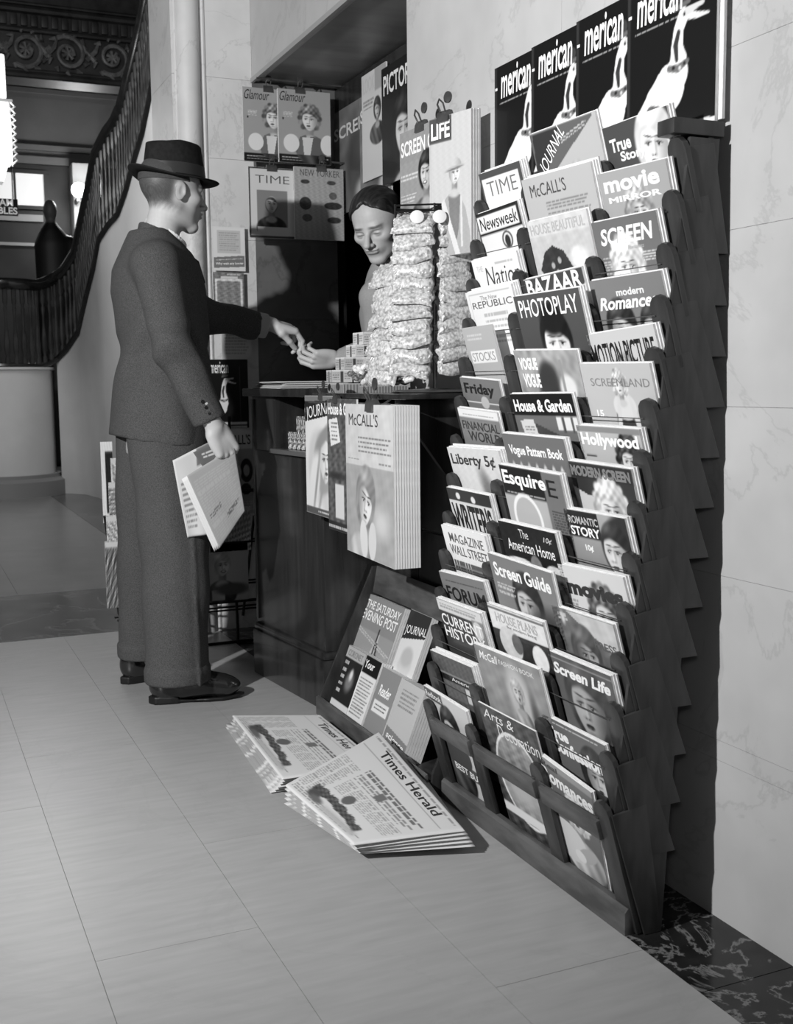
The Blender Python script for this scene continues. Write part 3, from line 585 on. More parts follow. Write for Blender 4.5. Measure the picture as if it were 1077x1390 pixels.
# each: column, tier, TL pixel, TR pixel, label, paint, titles, (bg, bg2), copies
def L(*a, **k): return lambda c: c.lines(*a, **k)
RK = [
 # ---- near column
 (3, 0, (730, 1022), (803, 1076), 'bottom front magazine of the near column, blonde woman above the rail, white letters', lambda c: c.rect(0, .93, 1, 1, .62).face(.62, .52, .19, -.5, .86, .8, 1.3, .8, curl=1, bw=2.0).ell(.35, .15, .35, .25, .85).ell(.7, .12, .2, .09, .7, rot=.5).ell(.55, .05, .1, .07, .9), [('Romances', .05, .74, .98, .90, W_, .04), ('Real', .06, .91, .36, .97, .3, .02), ('10¢', .06, .60, .20, .70, W_, .04)], (.36, .5), 1),
 (3, 1, (735, 968), (821, 1012), 'magazine second from the bottom of the near column with heavy slanting white two-line title', lambda c: c.face(.75, .47, .2, .3, .8, .14, 1.4, .3).lines(.1, .93, .9, .97, 1, .9), [('True', .06, .76, .40, .90, W_, .05), ('Confessions', .08, .58, .95, .76, W_, .05)], (.42, .42), 1),
 (3, 2, (743, 882), (829, 918), 'grey magazine with white script title over a dark close-up face, third from bottom', lambda c: c.face(.52, .42, .34, -.5, .68, .28, 1.25, .3, shade=.35).rect(0, .93, 1, .95, .6), [('Screen Life', .05, .74, .95, .89, W_, .04, .2)], (.46, .36), 2),
 (3, 3, (749, 821), (833, 848), 'mottled grey magazine with a pale corner, fourth from bottom of the near column', lambda c: c.poly([(.22, 1), (1, 1), (1, .60), (.80, .66), (.55, .80), (.38, .90)], .80).noise(.05, 3).face(.45, .45, .22, .4, .66, .33, 1.3, .4).lines(.08, .84, .24, .95, 2, .85, 0, .7).ell(.16, .88, .03, .06, .85, .02), [('PRESS', .62, .62, .96, .72, .35, .02)], (.42, .46), 1),
 (3, 4, (757, 765), (846, 784), 'white magazine with black chunky lettering and woman lowest in its picture, near column', lambda c: c.face(.62, .44, .22, -.3, .87, .42, 1.3, .7, curl=1).lines(.06, .4, .2, .62, 4, .6), [('movies', .08, .66, .93, .84, .18, .06)], (.9, .86), 2),
 (3, 5, (765, 690), (848, 704), 'magazine with white block word on dark panel beside a dark-haired profile, near column', lambda c: c.rect(0, .66, .56, 1, .12).ell(.95, .55, .35, .38, .18, .04).face(.75, .52, .25, -.8, .84, .16, 1.1, .8), [('STORY', .06, .68, .55, .80, W_, .03), ('ROMANTIC', .06, .83, .55, .93, .75, .02), ('10¢', .25, .48, .38, .58, W_, .04)], (.5, .7), 2),
 (3, 6, (770, 625), (857, 637), 'dark magazine with grey block lettering above a pale blonde head, near column', lambda c: c.rect(0, .80, 1, 1, .18).poly([(0, .8), (1, .8), (1, .52), (.8, .62), (.55, .58), (.25, .6), (0, .70)], .2).face(.58, .42, .22, 0, .9, .82, 1.35, .85, curl=1), [('MODERN SCREEN', .04, .83, .96, .96, .5, .05)], (.8, .8), 2),
 (3, 7, (782, 577), (868, 583), 'pale magazine with white rounded title and curly dark head at right, near column', lambda c: c.face(.78, .58, .17, -.6, .84, .22, 1.4, .6, curl=1).rect(0, .93, 1, 1, .55).rect(.08, .62, .25, .64, .2), [('Hollywood', .05, .72, .95, .92, .93, .04)], (.68, .74), 2),
 (3, 8, (787, 494), (882, 493), 'pale magazine with a small standing woman in a dark strapless dress, near column', lambda c: c.ell(.55, .36, .15, .2, .22).rect(.42, .05, .68, .32, .18).ell(.55, .53, .16, .12, .86).face(.53, .76, .085, -.2, .9, .72, 1.5, None, curl=1).ell(.44, .38, .03, .22, .84, rot=-.2).ell(.68, .38, .03, .22, .84, rot=.2).lines(.3, .93, .6, .96, 1, .95), [('SCREENLAND', .12, .75, .95, .84, .5, -.005), ('15', .12, .40, .22, .48, .95, .03)], (.76, .76), 1),
 (3, 9, (796, 455), (887, 440), 'pale magazine with tall condensed black two-word title, near column', lambda c: c.face(.5, .42, .16, 0, .8, .5, 1.3, .6, curl=1), [('MOTION PICTURE', .03, .60, .96, .88, .10, .02)], (.84, .8), 2),
 (3, 10, (800, 382), (897, 367), 'mid grey magazine with white script over two dark heads, near column', lambda c: c.face(.35, .42, .2, .5, .8, .18, 1.25, .4).face(.78, .4, .18, -.6, .75, .15, 1.2, .2).lines(.06, .93, .8, .96, 1, .8).lines(.82, .5, .98, .66, 5, .9), [('Romances', .08, .66, .90, .80, .96, .03, .3), ('modern', .36, .80, .74, .88, .92, .03)], (.5, .5), 2),
 (3, 11, (803, 303), (890, 285), 'grey magazine with large white slanting title over a pale fluffy blonde, near column', lambda c: c.face(.45, .40, .2, 0, .93, .88, 1.45, .9, curl=1).rect(.28, 0, .6, .3, .88).lines(.70, .46, .94, .58, 4, .93).lines(.08, .35, .2, .56, 6, .85), [('SCREEN', .10, .70, .92, .90, .96, .03, .2), ('Romances', .5, .62, .75, .67, .75, 0, .3)], (.48, .44), 2),
 (3, 12, (812, 237), (904, 215), 'light grey magazine with pale round letters and a smiling blonde face, near column', lambda c: c.face(.52, .48, .17, .2, .86, .66, 1.35, .8, curl=1), [('movie', .06, .76, .88, .94, .92, .04), ('MIRROR', .10, .64, .88, .71, .88, .04)], (.66, .66), 2),
 (3, 13, (818, 175), (905, 143), 'topmost magazine of the near column, dark with a blonde woman tilting her head', lambda c: c.face(.73, .62, .26, -.2, .92, .84, 1.3, .9, rot=-.15), [('True', .07, .68, .40, .84, W_, .03), ('Story', .20, .52, .60, .67, W_, .03)], (.30, .30), 2),
 # ---- middle column
 (2, 0, (649, 952), (727, 993), 'bottom magazine of the middle column, dark with a large oval landscape picture', lambda c: c.ell(.5, .40, .42, .47, .95).ell(.5, .40, .39, .44, .6).noise(.10, 5).ell(.45, .28, .25, .12, .75, .1).ell(.7, .45, .2, .06, .25, .04).rect(0, .0, 1, .09, .92), [('Arts &', .06, .88, .60, .97, .88, 0, .2), ('Decoration', .28, .76, .98, .87, .88, .0)], (.28, .28), 0),
 (2, 1, (643, 873), (731, 909), 'mid grey magazine with faint small title and a standing pale figure, middle column', lambda c: c.noise(.05, 3).ell(.58, .55, .17, .28, .78, .06).ell(.78, .4, .05, .2, .35, .04).face(.57, .62, .09, 0, .8, .7, 1.3, .7), [('McCall', .06, .86, .36, .95, .93, .01, .25), ('FASHION BOOK', .38, .88, .90, .93, .88, .01)], (.6, .58), 1),
 (2, 2, (661, 818), (737, 845), 'magazine with white title box above a pale round head on black, middle column', lambda c: c.rect(0, .70, 1, 1, .92).rect(0, .95, 1, .97, .3).ell(.3, .56, .2, .17, .85).ell(.42, .58, .09, .1, .4).ell(.8, .5, .13, .13, .95).noise(.03, 6), [('HOUSE PLANS', .12, .80, .86, .92, .7, .01), ('for modern living', .30, .74, .82, .79, .5, 0)], (.15, .15), 1),
 (2, 3, (662, 750), (748, 778), 'grey magazine with white capitals and a laughing dark-haired profile, middle column', lambda c: c.face(.52, .50, .22, -.7, .78, .14, 1.25, .25).ell(.8, .28, .3, .2, .3, .1).lines(.06, .55, .35, .68, 6, .85), [('Screen Guide', .06, .76, .95, .92, .96, .03)], (.56, .5), 1),
 (2, 4, (676, 706), (753, 724), 'black magazine with slim white serif-like title and small price, middle column', lambda c: c.rect(0, .52, 1, .545, .1).ell(.25, .50, .25, .06, .9).ell(.85, .48, .15, .08, .85).ell(.55, .5, .1, .12, .5).noise(.03, 7), [('American Home', .10, .66, .92, .80, .96, .005), ('The', .36, .84, .52, .95, .85, 0), ('10¢', .78, .84, .93, .92, .9, .0, .3)], (.08, .08), 2),
 (2, 5, (677, 630), (760, 645), 'magazine with big white script on black, pale lower half and grey side strip, middle column', lambda c: c.rect(0, .66, .72, 1, .08).rect(.70, 0, 1, 1, .45).lines(.75, .1, .96, .62, 16, .2).ring(.33, .40, .22, .22, .02, .95).rect(0, .0, .7, .2, .7).lines(.05, .68, .68, .70, 1, .8), [('Esquire', .03, .74, .74, .95, .96, .03), ('E', .76, .73, .90, .92, .12, .0)], (.72, .72), 2),
 (2, 6, (681, 588), (765, 596), 'grey magazine with seven tiny pale standing figures in a row, middle column', lambda c: [c.ell(.1+.13*k, .52, .035, .13, .8+.02*k).ell(.1+.13*k, .63, .018, .022, .75) for k in range(7)], [('Vogue Pattern Book', .08, .74, .94, .88, .96, .03)], (.44, .44), 2),
 (2, 7, (692, 535), (776, 534), 'magazine with heavy white title on black over a building picture, middle column', lambda c: c.rect(0, .76, 1, 1, .07).rect(0, .0, 1, .76, .42).poly([(.25, .70), (.95, .45), (.95, .1), (.3, .4)], .25).rect(.68, .60, 1, .75, .9).rect(.76, .58, .8, .75, .3).rect(.9, .58, .93, .75, .3).poly([(.08, .7), (.3, .72), (.4, .3), (.16, .25)], .84).lines(.14, .35, .3, .65, 8, .4), [('House & Garden', .04, .80, .96, .94, .97, .035)], (.3, .3), 1),
 (2, 8, (697, 476), (782, 475), 'mid grey magazine with doubled bold white word and a seated dark figure, middle column', lambda c: c.noise(.09, 3, 5).ell(.50, .70, .14, .14, .25, .05).ell(.48, .55, .16, .22, .22, .05).ell(.78, .58, .12, .12, .9, .03).rect(.7, .3, .74, .9, .6), [('VOGUE', .06, .78, .36, .92, .96, .05), ('VOGUE', .08, .58, .36, .74, .96, .05)], (.58, .66), 1),
 (2, 9, (697, 403), (785, 390), 'dark magazine with tall thin white title over a veiled white face, middle column', lambda c: c.face(.53, .44, .24, 0, .95, .10, 1.15, .15, shade=.1).ell(.52, .72, .17, .14, .10, .04), [('PHOTOPLAY', .06, .76, .95, .95, .93, .008)], (.28, .33), 2),
 (2, 10, (711, 380), (790, 361), 'magazine with alternating black and white capitals, mostly tucked behind, middle column', lambda c: c.poly([(0, .60), (.3, .60), (1, .82), (1, 1), (0, 1)], .28), [('BAZAAR', .03, .78, .96, .985, .97, .025)], (.85, .85), 1),
 (2, 11, (715, 302), (796, 283), 'magazine with pale title strip and a dark tree shape in a snowy scene, middle column', lambda c: c.rect(0, .80, 1, 1, .84).rect(0, 0, 1, .8, .78).poly([(.08, .42), (.2, .62), (.35, .68), (.52, .60), (.62, .40), (.5, .25), (.15, .25)], .22).ell(.3, .45, .03, .03, .7).ell(.42, .5, .03, .03, .7).ell(.36, .36, .03, .03, .7).ell(.75, .5, .14, .1, .92, .03).noise(.03, 5), [('HOUSE BEAUTIFUL', .04, .83, .94, .95, .7, .012)], (.8, .8), 1),
 (2, 12, (708, 245), (802, 219), 'plain pale grey magazine with thin dark capitals near the top, middle column', lambda c: c.lines(.30, .60, .90, .74, 4, .45), [("McCALL'S", .10, .80, .62, .93, .28, .0)], (.74, .74), 3),
 (2, 13, (719, 183), (808, 150), 'topmost magazine of the middle column with white letters in a diagonal dark band', lambda c: c.poly([(0, 1), (0, .45), (.12, .45), (.95, .97), (.95, 1)], .40).poly([(.04, .98), (.0, .52), (.14, .52), (.46, .98)], .22).face(.62, .28, .17, 0, .8, .68, 1.3, None).lines(.45, .8, .85, .86, 2, .85, .25), [('JOURNAL', .05, .62, .56, .82, .95, .0, .1, .62)], (.74, .74), 1),
 # ---- far column
 (1, 0, (575, 930), (633, 966), 'bottom magazine of the far column, dark-haired woman in a pale portrait behind the rail', lambda c: c.rect(0, .87, .42, 1, .35).face(.48, .60, .2, 0, .85, .2, 1.35, .3).rect(0, .12, 1, .26, .35).ell(.5, .35, .3, .2, .3), [('Redbook', .03, .90, .40, .97, .9, .02), ('BEST BUY', .35, .14, .96, .22, .9, .03)], (.82, .82), 1),
 (1, 1, (584, 882), (640, 906), 'thick dark magazine with a pale patch near the bottom, second from bottom, far column', lambda c: c.rect(.08, .62, 1, .72, .12).rect(.18, .36, .66, .61, .45).noise(.05, 9).rect(.68, .38, 1, .60, .86).rect(.05, .72, 1, .735, .8).rect(0, 0, .05, 1, .2), [('American', .4, .645, .95, .70, .9, .01)], (.34, .36), 3),
 (1, 2, (592, 811), (652, 833), 'magazine with white condensed two-line title on dark under a pale band, far column', lambda c: c.rect(0, .84, 1, 1, .88).lines(.05, .88, .9, .96, 2, .6).rect(.75, .5, 1, .86, .55).ell(.85, .72, .1, .1, .85), [('CURRENT', .03, .64, .95, .80, .96, .015), ('HISTORY', .03, .46, .95, .62, .96, .015)], (.25, .25), 2),
 (1, 3, (596, 775), (656, 790), 'grey magazine with large dark capitals and curling pale pages, far column', lambda c: c.lines(.1, .86, .95, .92, 1, .25), [('FORUM', .08, .62, .95, .82, .12, .02)], (.5, .5), 2),
 (1, 4, (599, 712), (658, 728), 'white magazine with three lines of thin dark capitals, far column', lambda c: c.lines(.1, .4, .95, .52, 1, .2, 0, .8).rect(.1, .36, .95, .44, .55).lines(.1, .32, .95, .46, 1, .2), [('MAGAZINE', .14, .78, .92, .92, .35, .005), ('WALL STREET', .10, .60, .95, .74, .35, .005)], (.93, .93), 2),
 (1, 5, (606, 661), (664, 673), 'black magazine with tall white stripes and lettering, far column', lambda c: c.rect(0, 0, 1, .82, .85).lines(.0, .1, 1, .3, 2, .4).ell(.25, .9, .05, .04, .9).ell(.6, .88, .05, .04, .9), [("WRITER'S", .04, .34, .95, .80, .10, .03)], (.16, .16), 2),
 (1, 6, (607, 607), (677, 612), 'pale magazine with dark title and sketched leafy figure, far column', lambda c: c.ell(.65, .5, .1, .22, .5, .06, .4).ell(.7, .35, .14, .12, .42, .05).ell(.55, .42, .1, .05, .5, .03, .6).noise(.02, 8), [('Liberty 5¢', .04, .76, .88, .93, .2, .02)], (.88, .84), 3),
 (1, 7, (621, 553), (675, 560), 'grey magazine with white band on top and dark serif-like capitals, far column', lambda c: c.rect(0, .86, 1, 1, .92).lines(.1, .89, .9, .93, 1, .6), [('FINANCIAL', .05, .66, .96, .80, .22, .01), ('WORLD', .15, .48, .96, .64, .22, .01)], (.5, .5), 1),
 (1, 8, (624, 512), (677, 517), 'mid grey magazine with condensed dark title word and pale stripe, far column', lambda c: c.rect(0, .60, 1, .62, .9).ell(.55, .62, .1, .08, .75), [('Friday', .08, .70, .84, .92, .12, .03)], (.46, .46), 1),
 (1, 9, (627, 446), (668, 440), 'light grey magazine peeping out left of the cream one, far column', lambda c: c.lines(.1, .78, .6, .90, 2, .85).rect(.1, .42, .9, .62, .93), [('STOCKS', .14, .45, .86, .59, .60, .0)], (.70, .72), 0),
 (1, 10, (632, 398), (694, 385), 'tall cream magazine with thin dark capitals and lines of print, far column', lambda c: c.rect(.06, .95, .94, .955, .6).rect(.06, .2, .065, .95, .7).lines(.3, .45, .8, .70, 3, .6, k=.6).lines(.3, .25, .8, .40, 2, .6, k=.6), [('The New', .30, .86, .66, .92, .62, .0), ('REPUBLIC', .10, .76, .95, .85, .42, .0)], (.93, .93), 3),
 (1, 11, (640, 354), (701, 340), 'white magazine with a single slanting thin italic title word, far column', lambda c: c.lines(.5, .88, .9, .92, 1, .7).rect(.05, .5, .98, .51, .6), [('Nation', .25, .60, .98, .86, .25, -.005, .15), ('THE', .08, .82, .22, .90, .8, 0)], (.95, .95), 2),
 (1, 12, (646, 292), (702, 272), 'black-bordered white magazine with a narrow dark title, far column', lambda c: c.rect(.0, 0, 1, .95, .93).rect(0, .66, 1, .70, .15).rect(.95, .7, 1, 1, .2).ell(.6, .52, .12, .1, .3).ell(.6, .52, .09, .08, .9).ell(.6, .50, .06, .07, .2), [('Newsweek', .05, .73, .93, .92, .10, .0, .1)], (.15, .15), 2),
 (1, 13, (650, 237), (705, 218), 'topmost magazine of the far column, white with a grey border strip and wide-spaced capitals', lambda c: c.rect(.04, 0, .93, .90, .95), [('TIME', .14, .62, .85, .84, .45, -.01)], (.32, .32), 3),
]
for j, (col, k, a, b, label, pf, ti, bgs, cp) in enumerate(RK):
    off = .016
    TL = rp(*a, k, off); TR = rp(*b, k, off); w_ = np.linalg.norm(TR-TL)
    magazine(label, TL, TR, max(.255, w_*1.36), (1, 0, S_LEAN), pf, ti, bgs[0], bgs[1], t=.0035, copies=min(cp, 3), res=(84, 112), zmin=.012, bow=0.0, vs=.8 if k == 0 else .58, cstep=.0042, cshift=.0035,
             group='magazines in the pockets of the tall rack', copylabel='spare copy behind the '+' '.join(label.replace(' magazine', '').replace(',', '').split()[:9]), cgroup='spare copies in the tall rack')
# ================================================================ counter
def plan(mb, P, z0, z1): return mb.prism(P, 2, z0, z1)
ct = thing('service_counter', 'dark polished wooden service counter with a recessed display window and heavy plinth', 'counter', (1.2, 3.5, 0))
A_, B_ = (1.12, 3.83), (1.178, 3.258)
def cl(t, inset=0.0):                             # along the counter front from far (0) to near (1)
    return (A_[0]+(B_[0]-A_[0])*t+inset, A_[1]+(B_[1]-A_[1])*t)
plan(MB(), [cl(0), cl(1), (1.387, 3.258), (1.387, 3.83)], 0, .16).build('plinth', WOOD, ct, .004)
plan(MB(), [cl(0, .004), (cl(1, .004)[0], 3.262), (1.387, 3.262), (1.387, 3.828)], .16, .185).build('plinth_moulding', WOOD, ct, .009)
plan(MB(), [cl(.01, .014), (cl(1, .014)[0], 3.272), (1.387, 3.272), (1.387, 3.82)], .185, .80).build('front_panel', WOOD, ct, .004)
plan(MB(), [cl(.01, .014), cl(.36, .014), (1.387, cl(.36)[1]), (1.387, 3.82)], .80, .985).build('stile', WOOD, ct, .003)
plan(MB(), [cl(.94, .014), (cl(1, .014)[0], 3.272), (1.387, 3.272), (1.387, cl(.94)[1])], .80, .985).build('stile', WOOD, ct, .003)
plan(MB(), [(1.30, cl(.36)[1]), (1.30, cl(.94)[1]), (1.31, cl(.94)[1]), (1.31, cl(.36)[1])], .80, .985).build('window_back', mat('window_back_panel', .42, .4), ct)
plan(MB(), [cl(.34, -.006), cl(1.0, -.006), cl(1.0, .03), cl(.34, .03)], .797, .812).build('window_sill', mat('sill_metal', .45, .3, metal=.4), ct, .002)
plan(MB(), [cl(.02, .010), cl(.05, .010), cl(.05, .016), cl(.02, .016)], .2, .975).build('edge_bead', WOOD, ct, .001)
top = plan(MB(), [(1.108, 3.845), (1.166, 3.20), (1.385, 3.20), (1.385, 3.06), (1.54, 3.06), (1.54, 4.54), (1.395, 4.54), (1.395, 3.845)], .985, 1.012)
tag(top.build('counter_top', WOOD, None, .003), 'dark thin counter top running from the counter into the opening', 'counter top')
lg = thing('display_ledge', 'dark projecting ledge under the nut bags with magazines clipped below it', 'ledge', (1.26, 2.9, .99))
MB().box(1.135, 1.386, 2.56, 3.195, .985, .999).build('board', WOOD, lg, .003)
MB().tube([(1.128, 3.2, .972), (1.128, 2.60, .972)], .004, 8).build('hanging_rod', METAL, lg)
for y in (3.15, 2.64): MB().tube([(1.128, y, .972), (1.15, y, .986)], .003, 6).build('rod_hook', METAL, lg)
MB().prism([(1.384, .70), (1.384, .984), (1.16, .984), (1.16, .972), (1.36, .70)], 1, 2.62, 2.64).build('bracket', WOOD, lg, .001)
MB().prism([(1.384, .70), (1.384, .984), (1.16, .984), (1.16, .972), (1.36, .70)], 1, 3.14, 3.16).build('bracket', WOOD, lg, .001)
# ---- a bulldog clip gripping the top of something
def clip(P, x, n, up, label, s=1.0, ring=True, group='bulldog clips holding up magazines'):
    t = thing('bulldog_clip', label, 'clip', P, group)
    Mx = Matrix.Identity(4)
    for i in range(3): Mx[i][0], Mx[i][1], Mx[i][2], Mx[i][3] = x[i], n[i], up[i], P[i]
    t.matrix_world = Mx
    MB().prism([(-.006*s, -.014*s), (-.004*s, .004*s), (0, .012*s), (.009*s, .012*s), (.013*s, .004*s), (.015*s, -.014*s)], 0, -.02*s, .02*s).build('jaw', METAL, t, base=1)
    MB().tube([(-.008*s, -.002*s, .010*s), (-.01*s, -.010*s, .026*s), (0, -.013*s, .036*s), (.01*s, -.010*s, .026*s), (.008*s, -.002*s, .010*s)], .0022*s, 6).build('lever', METAL, t, base=1)
    if ring:
        MB().lathe([(.001, -.002), (.013*s, -.002), (.013*s, .002), (.001, .002)], (0, 0, 0), 16).build('finger_disc', METAL, t, base=1).matrix_local = Matrix.Translation((.006*s, .008*s, .042*s)) @ Matrix.Rotation(math.pi/2, 4, 'X')
    return t
def hung(label, TLp, TRp, BLp, ax, val, ax2, val2, *a, h=None, nb=(1, 0, 0), **k):
    TL, TR = on(*TLp, ax, val), on(*TRp, ax2, val2); TR[2] = TL[2] if k.pop('level', True) else TR[2]
    return magazine(label, TL, TR, h, nb, *a, **k), TL, TR
def clip_on(TL, TR, f, nb, label, s=1.0, group='bulldog clips holding up magazines'):
    x, n, up = frame(np.array(TL), np.array(TR), nb); clip(np.array(TL)*(1-f)+np.array(TR)*f, x, n, up, label, s, True, group)
# ---- magazines hanging in front of the counter and ledge
def hang3(label, pa, pb, xa, xb, h, paint, titles, bg, copies, t, copylabel, res):
    TL = on(*pa, 0, xa); TR = on(*pb, 0, xb); TR[2] = TL[2]
    magazine(label, TL, TR, h, (1, .0, 0), paint, titles, bg, bg, t=t, copies=copies, res=res, group='magazines hanging from the ledge', copylabel=copylabel, cgroup='copies behind the hanging magazines', cstep=t+.0015, cshift=.0)
    return TL, TR
J = hang3('hanging white magazine with a scarfed lady profile, leftmost under the ledge', (414, 537), (455, 540), 1.128, 1.124, .352,
    lambda c: c.rect(0, .93, 1, 1, .5).ell(.45, .42, .36, .40, .84, .06).ell(.60, .44, .30, .36, .66, .05).face(.66, .46, .24, .4, .93, None, 1.0, None, neck=False, shade=.12).ell(.62, .67, .30, .07, .60, .03, rot=.5).ell(.30, .28, .16, .34, .93, .04, rot=-.35).ell(.36, .26, .03, .36, .6, .03, rot=-.35).ell(.52, .18, .03, .25, .65, .03, rot=-.5).ell(.75, .12, .2, .1, .85, .05).poly([(0, .95), (0, .78), (1, .86), (1, .97)], .15).rect(0, 0, 1, .06, .35).lines(.4, .02, .9, .05, 1, .9),
    [('JOURNAL', .05, .80, .95, .93, .96, .0, 0, .10)], .93, 1, .006, 'copy behind the leftmost hanging magazine under the ledge', (100, 140))
H = hang3('hanging dark magazine with a pale order slip, between two pale ones under the ledge', (444, 541), (484, 545), 1.121, 1.117, .372,
    lambda c: c.noise(.10, 5).ell(.8, .38, .12, .1, .9, .05).rect(.25, .1, .55, .36, .85).ell(.3, .42, .3, .04, .12, .04).rect(.75, .08, 1, .34, .6).lines(.75, .08, 1, .34, 3, .3, 0, .6).ell(.85, .5, .08, .12, .7, .05).rect(0, 0, 1, .07, .15).lines(.0, .01, .8, .05, 1, .9).poly([(.05, .84), (.35, .86), (.45, .68), (.12, .64)], .93).lines(.14, .68, .36, .83, 5, .4),
    [('House & Garden', .04, .88, 1.0, .97, .97, .03)], .34, 0, .005, None, (100, 140))
Mc = hang3('thick pale magazine hanging under the ledge, lady resting her chin on her hands', (469, 548), (534, 553), 1.112, 1.095, .40,
    lambda c: c.rect(0, 0, 1, .60, .66).noise(.03, 4).face(.42, .36, .18, .3, .88, .55, 1.35, .74, rot=-.25).ell(.38, .12, .08, .14, .88, rot=.15).ell(.56, .12, .08, .14, .86, rot=-.1).ell(.75, .25, .14, .10, .82, .08).lines(.28, .68, .95, .80, 4, .45).lines(.05, .63, .3, .65, 1, .5).lines(.7, .62, .95, .64, 1, .5),
    [("McCALL'S", .08, .86, .70, .94, .25, .0)], .82, 9, .0055, 'copy in the thick stack behind the hanging magazine with the chin-resting lady', (120, 170))
clip_on(J[0], J[1], .55, (1, 0, 0), 'bulldog clip on the leftmost magazine hanging under the ledge', .8)
clip_on(H[0], H[1], .3, (1, 0, 0), 'bulldog clip on the dark garden magazine under the ledge', .8)
clip_on(Mc[0]+np.array((0, 0, .0)), Mc[1], .55, (1, 0, 0), 'large bulldog clip on the thick pale stack under the ledge', 1.25)
# ---- hung in front of the near wall: two big picture magazines
def wallmag(label, pa, pb, xa, xb, h, paint, titles, bg, copies, t, copylabel, res=(100, 130), cf=.5, cs=1.1, cl_=''):
    TL = on(*pa, 0, xa); TR = on(*pb, 0, xb); m_ = (TL[2]+TR[2])/2; TL[2] = TR[2] = m_
    nb = (1, .25, 0)
    magazine(label, TL, TR, h, nb, paint, titles, bg, bg, t=t, copies=copies, res=res, group='picture magazines clipped above the nut bags', copylabel=copylabel, cgroup='copies behind the clipped picture magazines', cshift=.0015)
    clip_on(TL, TR, cf, nb, cl_, cs)
wallmag('clipped grey magazine with smiling dark-haired woman in a grey jumper, above the nut bags', (543, 181), (612, 155), 1.315, 1.335, .335,
    lambda c: c.rect(0, .28, .6, .75, .62).lines(.03, .60, .38, .66, 2, .9).lines(.03, .42, .34, .5, 3, .9).face(.54, .62, .155, -.7, .80, .14, 1.3, .33, smile=True, bw=2.2).ell(.1, .2, .1, .25, .3, .06, k=.7).noise(.02, 9),
    [('SCREEN GUIDE', .03, .80, .98, .92, .97, .025)], .60, 1, .004, 'copy behind the grey clipped magazine with the smiling woman', cf=.42, cl_='bulldog clip on the grey picture magazine with the smiling woman')
wallmag('clipped large pale magazine with a helmeted soldier portrait, above the nut bags', (583, 166), (640, 144), 1.285, 1.325, .345,
    lambda c: c.poly([(.12, 0), (.16, .24), (.26, .36), (.48, .44), (.70, .44), (.86, .32), (.96, .16), (1, 0)], .68).poly([(.46, .42), (.74, .42), (.70, .18), (.62, .04), (.52, .10)], .50).face(.60, .58, .17, .7, .90, .8, .9, None, man=True, hat=.80).poly([(.28, .38), (.36, .41), (.74, .0), (.62, .0)], .86).poly([(.74, .42), (.78, .40), (.80, .05), (.75, .05)], .84).noise(.015, 7).ell(.18, .15, .14, .3, .66, .06).rect(0, .82, .54, 1, .32).rect(.03, 0, .035, .82, .6),
    [('LIFE', .05, .845, .50, .965, .98, .03)], .80, 3, .006, 'copy in the stack behind the soldier portrait magazine, only its edge showing', cf=.35, cl_='bulldog clip on the soldier portrait magazine')
# ---- goose covers on the near wall
g_y = [2.532, 2.352, 2.168, 2.030]
gp = ['first from the left', 'second from the left', 'third from the left', 'rightmost and nearest']
for i, (px, py) in enumerate(((672, 100), (722, 72), (783, 38), (853, -2))):
    TL = on(px, py, 0, 1.376-.006*i); TL[2] = 1.782; TR = TL+np.array((.004, -.262, 0))
    magazine('black goose cover magazine on the wall, %s of the four' % gp[i], TL, TR, .30, (1, 0, 0), lambda c: c.rect(0, 0, .04, 1, .2).lines(.10, .70, .60, .72, 1, .75).goose(.0).rect(.25, .02, .95, .05, .85).rect(.25, -.02, .95, -.0, .85).put((c.V < .045*c.A)*(c.U > .3)*(c.V > .015*c.A)*1.0, .9),
        [('merican', .12, .74, .64, .97, .93, .018, .08), ('-', .015, .82, .055, .84, .9, .02)], .07, .07, t=.006, copies=1 if i == 3 else 0, res=(100, 110), curl=.0, group='goose cover magazines on the wall', copylabel='pale copy showing behind the nearest goose cover', cgroup='copy behind the nearest goose cover', cshift=.012, bow=0.0)
# ---- magazines on the far jamb of the opening
def jm(label, pa, pb, y, h, paint, titles, bg, t=.006, copies=0, copylabel=None, cf=.5, cl_='', tilt=0.0, res=(100, 130), ax=1):
    TL = on(*pa, 1, y); TR = on(*pb, 1, y); m_ = (TL[2]+TR[2])/2; TL[2] = m_+tilt; TR[2] = m_-tilt; nb = (0, 1, 0)
    magazine(label, TL, TR, h, nb, paint, titles, bg, bg, t=t, copies=copies, res=res, group='magazines on the far side of the opening', copylabel=copylabel, cgroup='copies behind the magazines in the opening', cshift=.004, cstep=t+.001)
    if cl_: clip_on(TL, TR, cf, nb, cl_, 1.0)
glam = lambda c: c.rect(0, 0, 1, .115, .1).lines(.05, .02, .95, .09, 2, .8, 0, .35).face(.60, .60, .19, -.5, .90, .45, 1.25, .3, curl=1).poly([(.40, .36), (.52, .40), (.62, .12), (.34, .12)], .45).poly([(.60, .38), (.80, .36), (.92, .12), (.62, .12)], .4).poly([(.45, .36), (.66, .36), (.6, .12), (.48, .12)], .88).ell(.24, .27, .15, .16, .93).ell(.94, .27, .14, .18, .93).lines(.10, .62, .28, .70, 4, .9).ell(.09, .6, .015, .02, .15)
jm('magazine with a curly-haired woman in puffed sleeves, right one of the pair', (377, 119), (448, 127), 4.44, .285, glam, [('Glamour', .03, .84, .52, .97, .15, -.0, .4)], .66, .012, 0, None, .42, 'bulldog clip on the right puffed-sleeve portrait', tilt=-.0)
jm('magazine with a curly-haired woman in puffed sleeves, left one of the pair', (329, 117), (398, 124), 4.462, .285, glam, [('Glamour', .03, .84, .52, .97, .15, -.0, .4)], .66, .008, 0, None, .5, 'bulldog clip on the left puffed-sleeve portrait')
